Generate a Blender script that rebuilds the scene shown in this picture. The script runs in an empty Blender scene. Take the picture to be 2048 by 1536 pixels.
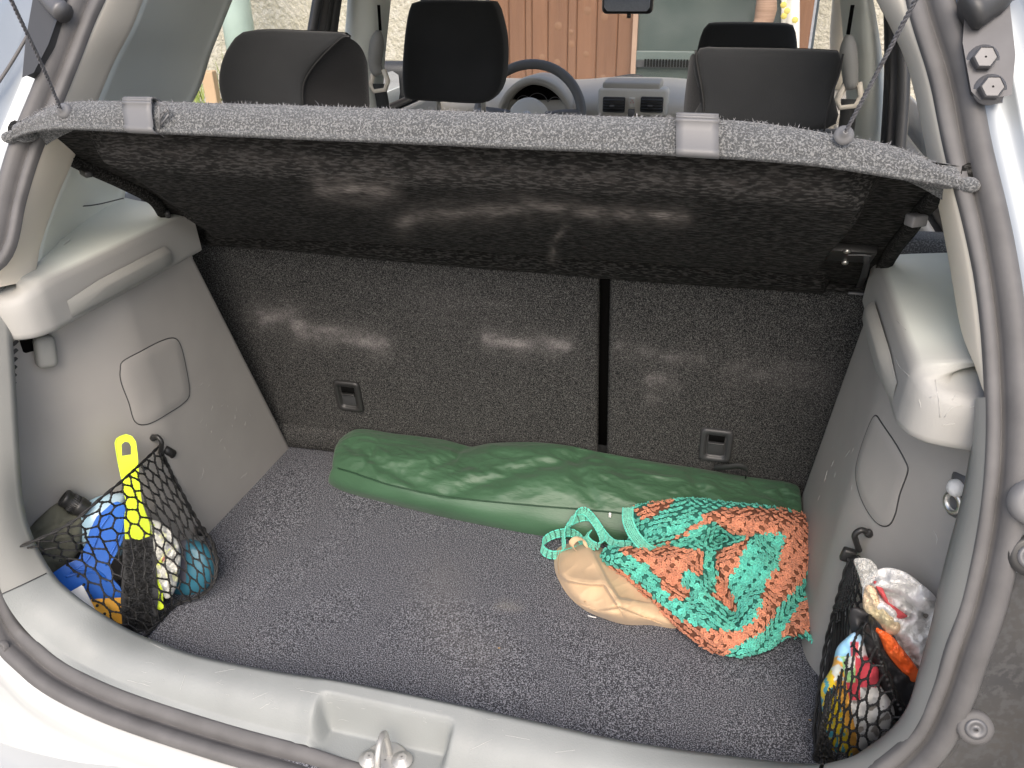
import bpy, bmesh, math, random
import numpy as np
from mathutils import Vector, Matrix
R = math.radians
random.seed(7); rng = np.random.default_rng(7)
S = bpy.context.scene; COL = S.collection

# ------------------------------------------------------------------ camera
CAM = np.array([.312, -.571, .853]); FPX = 1646.
_y, _p, _r = R(15.3), R(27.73), R(-0.97)
FW = np.array([-math.sin(_y)*math.cos(_p), math.cos(_y)*math.cos(_p), -math.sin(_p)])
_ri = np.array([math.cos(_y), math.sin(_y), 0]); _up = np.cross(_ri, FW)
RI = _ri*math.cos(_r)+_up*math.sin(_r); UP = _up*math.cos(_r)-_ri*math.sin(_r)
cam = bpy.data.cameras.new("camera"); co = bpy.data.objects.new("camera", cam); COL.objects.link(co)
cam.sensor_width = 36; cam.lens = 36*FPX/2048; cam.clip_start = .02; cam.clip_end = 500
co.matrix_world = Matrix(((RI[0], UP[0], -FW[0], CAM[0]), (RI[1], UP[1], -FW[1], CAM[1]), (RI[2], UP[2], -FW[2], CAM[2]), (0, 0, 0, 1)))
S.camera = co
# ------------------------------------------------------------------ light
SUN_EL, SUN_AZ = R(46), R(170)     # azimuth clockwise from +y
w = bpy.data.worlds.new("World"); S.world = w; w.use_nodes = True
nt = w.node_tree; bg = nt.nodes["Background"]; sky = nt.nodes.new("ShaderNodeTexSky")
sky.sky_type = 'NISHITA'; sky.sun_disc = False; sky.sun_elevation = SUN_EL; sky.sun_rotation = SUN_AZ
sky.air_density = 1.0; sky.dust_density = 5.0; sky.ozone_density = 1.0
nt.links.new(sky.outputs[0], bg.inputs[0]); bg.inputs[1].default_value = .15
sl = bpy.data.lights.new("sun", 'SUN'); so = bpy.data.objects.new("sun", sl); COL.objects.link(so)
sl.energy = .7; sl.angle = R(45); sl.color = (1, .98, .95)
sd = Vector((math.sin(SUN_AZ)*math.cos(SUN_EL), math.cos(SUN_AZ)*math.cos(SUN_EL), math.sin(SUN_EL)))
so.rotation_euler = sd.to_track_quat('Z', 'Y').to_euler(); so.location = (0, -3, 6)
S.view_settings.view_transform = 'Standard'; S.view_settings.look = 'None'
S.view_settings.exposure = .95; S.view_settings.gamma = 1
S.render.engine = 'CYCLES'
S.cycles.max_bounces = 8; S.cycles.transparent_max_bounces = 16

# ------------------------------------------------------------------ rays
def ray(u, v): return FW+RI*(u-1024)/FPX-UP*(v-768)/FPX
def pl(u, v, n, d):
    n = np.array(n, float); k = ray(u, v); return CAM+k*((d-n@CAM)/(n@k))
def PX(u, v, x): return pl(u, v, (1, 0, 0), x)
def PY(u, v, y): return pl(u, v, (0, 1, 0), y)
def PZ(u, v, z): return pl(u, v, (0, 0, 1), z)
def proj(q):
    a = np.asarray(q)-CAM; z = a@FW; return np.array([1024+FPX*(a@RI)/z, 768-FPX*(a@UP)/z])
def hit(u, v, F, t0=.3, t1=6., n=120):      # first root of F along the ray
    k = ray(u, v); ts = np.linspace(t0, t1, n); a = F(CAM+k*ts[0])
    for i in range(1, n):
        b = F(CAM+k*ts[i])
        if a*b <= 0:
            lo, hi = ts[i-1], ts[i]
            for _ in range(40):
                m = (lo+hi)/2; c = F(CAM+k*m)
                if a*c <= 0: hi = m
                else: lo, a = m, c
            return CAM+k*lo
        a = b
    raise Exception("no hit %s %s" % (u, v))
def lerp(a, b, t): return a+(b-a)*t
def sst(a, b, x):
    t = np.clip((x-a)/(b-a), 0, 1); return t*t*(3-2*t)
def crv(P, n, closed=False):                # catmull-rom, resampled by arclength
    P = np.array(P, float); m = len(P)
    if closed: Q = np.vstack([P[-1:], P, P[:2]])
    else: Q = np.vstack([2*P[0]-P[1], P, 2*P[-1]-P[-2]])
    out = []
    for i in range(m if closed else m-1):
        p0, p1, p2, p3 = Q[i:i+4]
        for t in np.linspace(0, 1, 16, endpoint=False):
            out.append(.5*((2*p1)+(-p0+p2)*t+(2*p0-5*p1+4*p2-p3)*t*t+(-p0+3*p1-3*p2+p3)*t**3))
    out.append(P[0] if closed else P[-1]); out = np.array(out)
    d = np.r_[0, np.cumsum(np.linalg.norm(np.diff(out, axis=0), axis=1))]
    s = np.linspace(0, d[-1], n+1 if closed else n)
    r = np.stack([np.interp(s, d, out[:, k]) for k in range(out.shape[1])], 1)
    return r[:-1] if closed else r
def inpoly(x, y, P):
    c = False; j = len(P)-1
    for i in range(len(P)):
        if (P[i][1] > y) != (P[j][1] > y) and x < (P[j][0]-P[i][0])*(y-P[i][1])/(P[j][1]-P[i][1])+P[i][0]: c = not c
        j = i
    return c
def segd(p, a, b):
    p, a, b = map(np.asarray, (p, a, b)); t = np.clip(((p-a)@(b-a))/max((b-a)@(b-a), 1e-9), 0, 1); return float(np.linalg.norm(p-a-(b-a)*t))
def pold(p, L): return min(segd(p, L[i], L[i+1]) for i in range(len(L)-1))
from mathutils import noise as mn
def nz(x, y, z=0., s=1.): return mn.noise(Vector((x*s, y*s, z*s)))

# ------------------------------------------------------------------ materials
def nodes(name):
    m = bpy.data.materials.new(name); m.use_nodes = True; t = m.node_tree
    return m, t, t.nodes["Principled BSDF"], t.nodes, t.links
def mat(name, c, rough=.5, metal=0., spec=.5, var=.08, vs=6., bump=0., bs=300., bdist=.001, c2=None, speck=None, ss=450., coat=0., sheen=0., att=None, dust=None, alpha=None, trans=0., det=2., squash=(1, 1, 1), rvar=0.):
    m, t, b, N, L = nodes(name)
    tc = N.new("ShaderNodeTexCoord"); mp = N.new("ShaderNodeMapping"); L.new(tc.outputs["Object"], mp.inputs[0]); mp.inputs["Scale"].default_value = squash
    b.inputs["Roughness"].default_value = rough; b.inputs["Metallic"].default_value = metal
    b.inputs["Specular IOR Level"].default_value = spec; b.inputs["Coat Weight"].default_value = coat; b.inputs["Coat Roughness"].default_value = .08
    b.inputs["Sheen Weight"].default_value = sheen; b.inputs["Transmission Weight"].default_value = trans
    def mix(a, bb, f, mode='MIX'):
        x = N.new("ShaderNodeMix"); x.data_type = 'RGBA'; x.blend_type = mode
        for s, val in ((x.inputs[6], a), (x.inputs[7], bb)):
            if isinstance(val, tuple): s.default_value = (*val[:3], 1)
            else: L.new(val, s)
        if isinstance(f, (int, float)): x.inputs[0].default_value = f
        else: L.new(f, x.inputs[0])
        return x.outputs[2]
    def noise(sc, d=2.):
        n = N.new("ShaderNodeTexNoise"); n.inputs["Scale"].default_value = sc; n.inputs["Detail"].default_value = d; L.new(mp.outputs[0], n.inputs["Vector"]); return n.outputs["Fac"]
    def rng_(v, a, bb, lo=0., hi=1.):
        r = N.new("ShaderNodeMapRange"); L.new(v, r.inputs[0]); r.inputs[1].default_value = a; r.inputs[2].default_value = bb; r.inputs[3].default_value = lo; r.inputs[4].default_value = hi; return r.outputs[0]
    base = tuple(c)
    if att:
        at = N.new("ShaderNodeAttribute"); at.attribute_name = att; base = at.outputs["Color"]
    nv = noise(vs, 3.)
    if c2: base = mix(base, tuple(c2), rng_(nv, .35, .65))
    elif var and not att:
        base = mix(tuple(x*(1-var) for x in c), tuple(min(1, x*(1+var)) for x in c), rng_(nv, .3, .7))
    if speck:
        base = mix(base, tuple(speck), rng_(noise(ss, det), .47, .62))
    if dust:
        da = N.new("ShaderNodeAttribute"); da.attribute_name = "dust"
        mu = N.new("ShaderNodeMath"); mu.operation = 'MULTIPLY'; L.new(da.outputs["Fac"], mu.inputs[0]); L.new(rng_(noise(ss*.8, 2), .35, .6, .35, 1.), mu.inputs[1])
        base = mix(base, tuple(dust), mu.outputs[0])
    if isinstance(base, tuple): b.inputs["Base Color"].default_value = (*base, 1)
    else: L.new(base, b.inputs["Base Color"])
    if rvar: L.new(rng_(noise(vs*3, 4.), .3, .7, rough-rvar, rough+rvar), b.inputs["Roughness"])
    if bump:
        bn = N.new("ShaderNodeBump"); bn.inputs["Strength"].default_value = bump; bn.inputs["Distance"].default_value = bdist
        L.new(noise(bs, 3.), bn.inputs["Height"]); L.new(bn.outputs[0], b.inputs["Normal"])
    if alpha is not None:
        tr = N.new("ShaderNodeBsdfTransparent"); ms = N.new("ShaderNodeMixShader"); ms.inputs[0].default_value = alpha
        L.new(tr.outputs[0], ms.inputs[1]); L.new(b.outputs[0], ms.inputs[2]); L.new(ms.outputs[0], N["Material Output"].inputs["Surface"])
    return m
M = {}
M['panel'] = mat("grey_plastic", (.318, .305, .286), .58, spec=.4, var=.06, vs=9, bump=.25, bs=900, bdist=.0006)
M['ledge'] = mat("grey_ledge_plastic", (.28, .28, .262), .55, var=.05, vs=9, bump=.25, bs=900, bdist=.0006)
M['sill'] = mat("pale_sill_plastic", (.235, .248, .242), .55, var=.06, vs=14, bump=.45, bs=520, bdist=.0007, rvar=.06)
M['beige'] = mat("beige_trim", (.75, .69, .58), .55, var=.03, bump=.15, bs=900, bdist=.0004)
M['pale'] = mat("pale_trim", (.72, .75, .69), .38, var=.03, bump=.15, bs=900, bdist=.0004)
M['seal'] = mat("seal_rubber", (.11, .107, .107), .6, var=.15, spec=.3, vs=25, bump=.2, bs=400, bdist=.0005)
M['paint'] = mat("silver_paint", (.30, .325, .345), .42, metal=.45, coat=.2, var=.05)
M['paintw'] = mat("silver_bumper_paint", (.50, .51, .50), .35, metal=.25, coat=.5, var=.03)
M['darkgloss'] = mat("dark_gloss_panel", (.030, .033, .038), .25, metal=.2, coat=.4, c2=(.065, .062, .058), vs=7, speck=(.07, .07, .07), ss=140)
M['fleece'] = mat("grey_fleece", (.075, .078, .080), .95, speck=(.20, .204, .204), ss=520, bump=.7, bs=600, bdist=.002, sheen=.25, spec=.1, det=3.)
M['under'] = mat("black_felt", (.010, .010, .0095), .97, speck=(.044, .043, .041), ss=300, bump=.8, bs=300, bdist=.002, squash=(.35, 1.6, 1.6), spec=.12, dust=(.30, .27, .25))
M['seatcarpet'] = mat("seat_back_carpet", (.016, .0165, .0165), .97, speck=(.115, .114, .110), ss=680, bump=.8, bs=450, bdist=.002, spec=.12, dust=(.32, .30, .295), det=3.)
M['carpet'] = mat("boot_carpet", (.036, .038, .045), .97, speck=(.262, .268, .297), ss=640, bump=.8, bs=450, bdist=.002, spec=.1, dust=(.33, .31, .28), det=3.)
M['black'] = mat("black_plastic", (.022, .022, .022), .42, var=.1)
M['dgrey'] = mat("dark_grey_plastic", (.04, .041, .043), .45, var=.1)
M['clip'] = mat("grey_clip_plastic", (.145, .145, .148), .5, var=.04)
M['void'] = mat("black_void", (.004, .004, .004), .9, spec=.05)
M['fabric'] = mat("charcoal_seat_fabric", (.026, .0275, .029), .9, var=.12, vs=10, bump=.5, bs=1100, bdist=.0007, sheen=.15, spec=.15)
M['fabric2'] = mat("ribbed_seat_fabric", (.018, .018, .0185), .85, var=.12, bump=.6, bs=700, bdist=.0008, squash=(.2, .2, 3), sheen=.2, spec=.15)
M['dash'] = mat("grey_dash_plastic", (.45, .43, .38), .5, var=.05)
M['dashl'] = mat("pale_dash_plastic", (.63, .61, .55), .45, var=.04)
M['chrome'] = mat("bright_metal", (.68, .67, .63), .38, metal=1.)
M['steel'] = mat("painted_steel", (.12, .12, .125), .45, metal=.4, var=.1, vs=40)
M['zinc'] = mat("dull_zinc", (.50, .49, .46), .5, metal=.6, var=.12, vs=60)
M['white'] = mat("white_plastic", (.8, .8, .78), .4)
M['glass'] = mat("car_glass", (.5, .56, .53), .03, spec=.5, alpha=.10)
M['mirror'] = mat("mirror_glass", (.85, .87, .85), .02, metal=1., var=0)
M['belt'] = mat("belt_webbing", (.03, .032, .032), .8, bump=.5, bs=900)
M['net'] = mat("black_net_cord", (.012, .012, .012), .6, var=.2, vs=60, bump=.6, bs=1400, bdist=.0006)
M['cord'] = mat("grey_cord", (.13, .13, .14), .8, var=.35, vs=300, bump=.6, bs=1500)
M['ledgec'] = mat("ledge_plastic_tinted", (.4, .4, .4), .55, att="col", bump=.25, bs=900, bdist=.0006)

# ------------------------------------------------------------------ builders
def mesh(name, V, F, m, parent=None, smooth=True, label=None, mods=(), kind=None, attrs=None, mats=None, fm=None):
    me = bpy.data.meshes.new(name); me.from_pydata([tuple(map(float, v)) for v in V], [], [tuple(map(int, f)) for f in F])
    me.materials.append(m)
    for x in (mats or []): me.materials.append(x)
    if fm is not None: me.polygons.foreach_set("material_index", np.array(fm, dtype=np.int32))
    if smooth: me.polygons.foreach_set("use_smooth", [True]*len(me.polygons))
    for k, a in (attrs or {}).items():
        a = np.asarray(a, float)
        if a.ndim == 1: at = me.attributes.new(k, 'FLOAT', 'POINT'); at.data.foreach_set("value", a)
        else: at = me.color_attributes.new(k, 'FLOAT_COLOR', 'POINT'); at.data.foreach_set("color", np.c_[a, np.ones(len(a))].ravel())
    o = bpy.data.objects.new(name, me); COL.objects.link(o)
    if parent is not None:
        o.parent = parent
        if parent.type == 'EMPTY': o.location = -Vector(parent.location)
    for k, d in mods:
        md = o.modifiers.new(k.lower(), k)
        for a, b in d.items(): setattr(md, a, b)
    if label: o['label'] = label
    if kind: o['kind'] = kind
    me.update(); return o
def tag(o, label, cat, group=None):
    o['label'] = label; o['category'] = cat
    if group: o['group'] = group
    return o
def thing(name, label, cat, loc, group=None):
    o = bpy.data.objects.new(name, None); COL.objects.link(o); o.location = tuple(map(float, loc)); o.empty_display_size = .05
    return tag(o, label, cat, group)
def grid(rows, wrap=False):                 # list of equal length curves -> V,F
    rows = [np.asarray(r) for r in rows]; n = len(rows[0]); V = np.vstack(rows); F = []
    for i in range(len(rows)-1):
        for j in range(n if wrap else n-1):
            k = (j+1) % n; F.append((i*n+j, i*n+k, (i+1)*n+k, (i+1)*n+j))
    return V, F
def join(parts):
    V = []; F = []; o = 0
    for v, f in parts: V.append(np.asarray(v)); F += [tuple(np.array(q)+o) for q in f]; o += len(v)
    return np.vstack(V), F
def tube(P, r, n=8, closed=False, cap=True):
    P = np.array(P, float); m = len(P); rr = np.broadcast_to(np.asarray(r, float), (m,))
    if closed: T = np.roll(P, -1, 0)-np.roll(P, 1, 0)
    else: T = np.gradient(P, axis=0)
    T /= np.linalg.norm(T, axis=1)[:, None]+1e-12
    a = np.array([0, 0, 1.]) if abs(T[0, 2]) < .9 else np.array([1., 0, 0]); a = a-T[0]*(a@T[0]); a /= np.linalg.norm(a)
    V = []
    for i in range(m):
        a = a-T[i]*(a@T[i]); a /= np.linalg.norm(a)+1e-12; b = np.cross(T[i], a)
        for k in range(n): th = 2*math.pi*k/n; V.append(P[i]+rr[i]*(a*math.cos(th)+b*math.sin(th)))
    F = []
    for i in range(m if closed else m-1):
        for k in range(n):
            i2 = (i+1) % m; k2 = (k+1) % n; F.append((i*n+k, i*n+k2, i2*n+k2, i2*n+k))
    if cap and not closed: F += [tuple(range(n-1, -1, -1)), tuple(range((m-1)*n, m*n))]
    return np.array(V), F
def sweep(P, prof, out, nrm, closed=True):  # prof: (a along out, b along nrm)
    rows = [P+a*out+b*nrm for a, b in prof]; V = np.vstack(rows); n = len(P); F = []
    for i in range(len(prof)-1):
        for j in range(n if closed else n-1): k = (j+1) % n; F.append((i*n+j, i*n+k, (i+1)*n+k, (i+1)*n+j))
    return V, F
def boxm(c, s, rot=None, bev=0., seg=2):
    bm = bmesh.new(); bmesh.ops.create_cube(bm, size=1)
    for v in bm.verts: v.co = Vector((v.co.x*s[0], v.co.y*s[1], v.co.z*s[2]))
    if bev: bmesh.ops.bevel(bm, geom=bm.edges[:], offset=bev, segments=seg, affect='EDGES', profile=.5)
    if rot is not None: bmesh.ops.transform(bm, matrix=rot if isinstance(rot, Matrix) else Matrix.Rotation(rot, 4, 'Z'), verts=bm.verts)
    bm.verts.ensure_lookup_table(); V = np.array([tuple(v.co+Vector(tuple(map(float, c)))) for v in bm.verts]); bm.verts.index_update()
    F = [tuple(v.index for v in f.verts) for f in bm.faces]; bm.free(); return V, F
def lathe(c, axis, prof, n=20):             # prof: (radius, height) along axis
    ax = np.array(axis, float); ax /= np.linalg.norm(ax); a = np.cross(ax, [0, 0, 1.] if abs(ax[2]) < .9 else [1., 0, 0]); a /= np.linalg.norm(a); b = np.cross(ax, a)
    rows = [np.array([np.array(c)+ax*h+r*(a*math.cos(2*math.pi*k/n)+b*math.sin(2*math.pi*k/n)) for k in range(n)]) for r, h in prof]
    return grid(rows, True)
def prism(P2, fn, d0, d1):                  # extrude polygon: fn((a,b),d)->3D
    n = len(P2); V = [fn(p, d0) for p in P2]+[fn(p, d1) for p in P2]
    F = [tuple(range(n)), tuple(range(2*n-1, n-1, -1))]+[(i, i+n, (i+1) % n+n, (i+1) % n) for i in range(n)]
    return np.array(V), F
def frame(pos, fwd, up=(0, 0, 1)):
    f = Vector(tuple(map(float, fwd))).normalized(); u = Vector(up); r = f.cross(u).normalized(); u = r.cross(f)
    return Matrix(((r.x, f.x, u.x), (r.y, f.y, u.y), (r.z, f.z, u.z))).to_4x4()
BEV = lambda w=.003, s=2: ('BEVEL', dict(width=w, segments=s, limit_method='ANGLE', angle_limit=R(35)))
SUB = lambda l=2: ('SUBSURF', dict(levels=l, render_levels=l))
SOL = lambda t, o=-1: ('SOLIDIFY', dict(thickness=t, offset=o))
#==MAIN==
# ================================================================== THE CAR
car = thing("car", "silver hatchback seen from behind through its open tailgate, with grey boot trim", "car", (0, 1., -.65))
def ysurf(z): return float(np.interp(z, [-.15, -.02, .03, .1, .3, .45, .65, .8, 1.0], [-.02, -.008, 0, .03, .05, .1, .24, .345, .50]))
def on_open(u, v, dy=0.): return hit(u, v, lambda q: q[1]-ysurf(q[2])-dy)
def mir(P): P = np.array(P, float); return P*np.array([-1, 1, 1])
# --- rubber seal: pixel groove line on the tilted opening
gr = [on_open(u, v) for u, v in [(1854, 0), (1900, 150), (1929, 300), (1964, 450), (1990, 600), (2003, 750), (2005, 900), (1990, 1050), (1958, 1200), (1924, 1300), (1890, 1400), (1835, 1500), (1700, 1600), (1500, 1665), (1250, 1672), (900, 1612), (700, 1560), (600, 1527), (498, 1499), (410, 1473), (293, 1435), (205, 1402), (117, 1358), (59, 1312), (0, 1232)]]
right_up = [q for q in gr[:10]]
left_up = [mir(q) for q in right_up][::-1]
Ltop = [on_open(u, v) for u, v in [(0, 510), (27, 400), (56, 300), (97, 200), (137, 100), (178, 0)]]
Lmid = [mir(q) for q in [gr[8], gr[7], gr[6], gr[5]]]
top = [(.43, .47, .93), (.33, .50, .965), (0, .52, .975), (-.33, .50, .965), (-.43, .47, .93)]
loop = [np.array(q) for q in gr]+Lmid+Ltop+[np.array(q) for q in top[::-1]]
G = crv(loop, 420, True)
for _ in range(2): G = (np.roll(G, 1, 0)+G*2+np.roll(G, -1, 0))/4
T = np.roll(G, -1, 0)-np.roll(G, 1, 0); T /= np.linalg.norm(T, axis=1)[:, None]
NR = []
for q in G:
    z = q[2]; s = (ysurf(z+.02)-ysurf(z-.02))/.04
    a = np.array([0, -1, s]); a /= np.linalg.norm(a); b = np.array([0, -.62, .78]); t = sst(.03, .16, z)
    c = b*(1-t)+a*t; NR.append(c/np.linalg.norm(c))
NR = np.array(NR); OUT = np.cross(T, NR); OUT /= np.linalg.norm(OUT, axis=1)[:, None]
cen = np.array([0, .1, .4]); sg = np.sign(((G-cen)*OUT).sum(1)); OUT *= (1 if sg.mean() > 0 else -1); NR = np.cross(OUT, T); NR *= np.sign((NR@np.array([0, -1, .2])))[:, None]
prof = [(-.019, -.006), (-.0195, .001), (-.017, .004), (-.010, .0045), (-.004, .003), (-.001, -.004), (.001, -.004), (.002, .003), (.005, .010), (.011, .0135), (.017, .012), (.021, .006), (.0225, -.002), (.022, -.02)]
SCI = np.interp(G[:, 2], [0, .08, .2, .6, .72, 1.], [1.05, 1.0, .68, .66, .85, .9])[:, None]
def seal_rows():
    R_ = []
    for a, b in prof: R_.append(G+(a*SCI if a < 0 else a)*OUT+b*NR)
    return R_
V = np.vstack(seal_rows()); n = len(G); F = [(i*n+j, i*n+(j+1) % n, (i+1)*n+(j+1) % n, (i+1)*n+j) for i in range(len(prof)-1) for j in range(n)]; mesh("rubber_seal", V, F, M['seal'], car)
# --- painted flange round the opening
rows = [(.0215, -.004), (.026, -.008), (.034, -.009), (.046, -.009), (.050, -.004), (.053, -.003), (.075, -.003), (.079, -.006), (.083, -.016), (.10, -.020), (.14, -.022), (.20, -.05), (.26, -.12)]
sel = [i for i in range(len(G)) if G[i][2] > .93 or (abs(G[i][0]) > .0)]
def flange(idx, rows, name, m):
    P = G[idx]; V, F = sweep(P, rows, OUT[idx], NR[idx], closed=False); return mesh(name, V, F, m, car)
right = [i for i in range(len(G)) if G[i][0] > 0 and .365 < G[i][2] < .92]
left = [i for i in range(len(G)) if G[i][0] < 0 and .18 < G[i][2] < .92]
bot = [i for i in range(len(G)) if G[i][2] < .19 and G[i][0] < .46]
def runs(idx):                              # keep loop order, split at wrap
    idx = sorted(idx); br = [k for k in range(1, len(idx)) if idx[k]-idx[k-1] > 1]
    return idx if not br else idx[br[0]:]+idx[:br[0]]
flange(runs(right), rows, "body_flange", M['paint']); flange(runs(left), rows, "body_flange", M['paint'])
brow = [(.0215, -.004), (.028, -.002), (.036, -.001), (.043, -.003), (.050, -.009), (.053, -.013), (.057, -.016), (.075, -.018), (.11, -.03), (.18, -.07)]
flange(runs(bot), brow, "rear_lower_flange", M['paintw'])
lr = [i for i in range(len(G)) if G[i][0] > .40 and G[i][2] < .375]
flange(runs(lr), [(.0215, -.004), (.030, -.012), (.05, -.016), (.075, -.018), (.082, -.006), (.095, -.004), (.12, -.01), (.14, -.05)], "dark_lower_flange", M['darkgloss'])  # lower right stretch of the flange in a darker, glossier colour
# bumper
gapl = [PZ(u, v, -.035) for u, v in [(-260, 1230), (-120, 1295), (0, 1365), (150, 1450), (300, 1500), (400, 1536), (600, 1592), (900, 1660)]]
bx = np.array(gapl); xs = np.linspace(-.80, .80, 60)
def edge_y(x): 
    a = np.sort(-np.abs(bx[:, 0])); return float(np.interp(-abs(x), bx[:, 0], bx[:, 1]))
B0 = np.array([[x, edge_y(x) if abs(x) < .62 else edge_y(.62)+.6*(abs(x)-.62), -.036] for x in xs])
def off(a, dy, dz): r = B0.copy(); r[:, 1] += dy; r[:, 2] += dz; return r
rb = [off(0, .012, -.03), off(0, .002, -.002), off(0, -.006, .003), off(0, -.02, .004), off(0, -.09, .0), off(0, -.125, -.012), off(0, -.145, -.05), off(0, -.15, -.15), off(0, -.13, -.3), off(0, -.05, -.40)]
V, F = grid(rb); mesh("rear_bumper", V, F, M['paintw'], car)
# --- boot sill and side opening trim
ring_px_R = [(1957, 800), (1953, 850), (1948, 890), (1938, 950), (1926, 1010), (1905, 1090), (1885, 1170), (1870, 1240), (1845, 1330), (1810, 1430), (1740, 1496), (1650, 1531)]
sill_px = [(1450, 1518), (1250, 1490), (1100, 1458), (975, 1430), (905, 1415), (800, 1393), (672, 1368), (540, 1348), (400, 1320), (320, 1294), (250, 1264), (180, 1223), (130, 1186), (95, 1150), (58, 1085), (35, 1010), (25, 900), (17, 760), (10, 665), (4, 610), (0, 570)]
inn = [on_open(u, v, .05) for u, v in ring_px_R+sill_px]
zi = [(0 if 10 <= i <= 22 else 1) for i in range(len(inn))]
for i, (u, v) in enumerate(ring_px_R+sill_px):
    if 11 <= i <= 22: inn[i] = PZ(u, v, .058)
INN = crv(inn, 260)
# matching outer line: the seal's inner edge
SE = G+OUT*-.0185*SCI+NR*.001
k0 = int(np.argmin(np.linalg.norm(SE-np.array([.545, .13, .51]), axis=1))); k1 = int(np.argmin(np.linalg.norm(SE-np.array([-.545, .13, .51]), axis=1)))
OUTER = crv(SE[k0:k1:6] if k0 < k1 else SE[k0:k1:-6], 260)
if np.linalg.norm(OUTER[0]-INN[0]) > np.linalg.norm(OUTER[-1]-INN[0]): OUTER = OUTER[::-1]
# re-match by nearest direction
def match(A, B):                            # for every A the monotone nearest point of B
    r = []; j = 0
    for a in A:
        d = np.linalg.norm(B[j:min(j+40, len(B))]-a, axis=1); j = j+int(np.argmin(d)); r.append(B[j])
    r = np.array(r)
    for _ in range(12): r[1:-1] = (r[:-2]+2*r[1:-1]+r[2:])/4
    return r
OUTM = match(INN, OUTER)
rowsN = 26; ts = np.linspace(0, 1, rowsN)
sillness = 1-sst(.065, .13, INN[:, 2])
RX0, RX1, RY1 = -.098, .058, .060
tI = np.gradient(INN, axis=0); nI = np.cross(tI, OUTM-INN); nI /= np.linalg.norm(nI, axis=1)[:, None]; nI *= np.sign((nI*(CAM-INN)).sum(1))[:, None]
for _ in range(10): nI[1:-1] = (nI[:-2]+nI[1:-1]*2+nI[2:])/4
def ring_pt(i, t):
    a, b = INN[i], OUTM[i]; p = a+(b-a)*t
    s = sillness[i]
    bulge = .012*math.sin(math.pi*min(1, t*1.15))*s+.006*math.sin(math.pi*t)*(1-s)
    p = p+nI[i]*bulge*.85
    return p
def recess(x, y): return float(sst(RX0-.012, RX0+.006, x)*(1-sst(RX1-.006, RX1+.008, x))*(1-sst(RY1-.018, RY1-.001, y)))
ringV = []
for t in ts:
    row = []
    for i in range(len(INN)):
        p = ring_pt(i, t).copy(); r = recess(p[0], p[1])
        if p[2] < .1 and r > 0: p[2] = lerp(p[2], .012-.15*(.03-p[1])*0, r)
        row.append(p)
    ringV.append(np.array(row))
drop = INN+np.array([0, .004, -.004])+(INN-OUTM)/np.linalg.norm(INN-OUTM, axis=1)[:, None]*.004
inside = drop.copy(); inside[:, 2] -= .07*sillness; inside += (np.sign(INN[:, :1])*np.array([[.05, 0, 0]])+np.array([[0, .006, 0]]))*(1-sillness)[:, None]
cut = int(np.argmin([abs(p[0]+.53)+(p[2] > .14)*9 for p in INN])); cutR = int(np.argmin([abs(p[0]-.475)+(p[2] > .13)*9+(p[0] < 0)*9 for p in INN]))
allr = [inside, drop]+ringV
def seg_ring(a, b, name, m):
    V, F = grid([r[a:b] for r in allr]); return mesh(name, V, F, m, car)
fine = {}
sill_o = None
mid = list(range(cutR, cut+1))
# finer mesh for the sill so that the latch recess has clean walls
def resample(rows_, a, b, n):
    out = []
    for r in rows_:
        seg = r[a:b+1]; d = np.arange(len(seg)); s = np.linspace(0, len(seg)-1, n); out.append(np.stack([np.interp(s, d, seg[:, k]) for k in range(3)], 1))
    return out
base_rows = []
for t in np.linspace(0, 1, 40): base_rows.append(np.array([ring_pt(i, t) for i in range(len(INN))]))
br = resample([inside, drop]+base_rows, cutR, cut, 460)
for k, r in enumerate(br):
    if k < 2: continue
    for p in r:
        q = recess(p[0], p[1])
        if q > 0: p[2] = lerp(p[2], .008, q)
        # lifted rim round the recess
        p[2] += .003*float(sst(RX0-.035, RX0-.012, p[0])*(1-sst(RX1+.012, RX1+.035, p[0]))*(1-q))*(1 if k > 1 else 0)
V, F = grid(br); sill_o = mesh("boot_sill_trim", V, F, M['sill'], car)
seg_ring(0, cutR, "opening_trim", M['ledge']); seg_ring(cut, len(INN), "opening_trim", M['ledge'])
mesh("sill_seam", *tube([r[cut]+np.array([0, -.0002, .0004]) for r in ringV], .0009, 6), M['dgrey'], sill_o)
# striker in the recess
st = mesh("latch_striker", *lathe((-.012, .018, .009), (0, 0, 1), [(.001, .003), (.024, .003), (.027, .0015), (.027, -.002)], 28), M['zinc'], car)
b = join([tube(crv([(-.006, -.014, .008), (-.006, -.011, .046), (-.008, .005, .060), (-.010, .022, .052), (-.010, .028, .008)], 20), .0038, 10)]); mesh("striker_loop", *b, M['zinc'], st)
st.data.materials[0] = M['zinc']
for x, y in ((-.030, .014), (.008, .022)):
    mesh("bolt", *join([lathe((x, y, .013), (0, 0, 1), [(.010, 0), (.0095, .002), (.0068, .0025), (.0064, .0055), (.005, .006), (.001, .006)], 6), lathe((x, y, .0125), (0, 0, 1), [(.0125, 0), (.0125, .001), (.001, .0015)], 18)]), M['zinc'], st)
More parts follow.
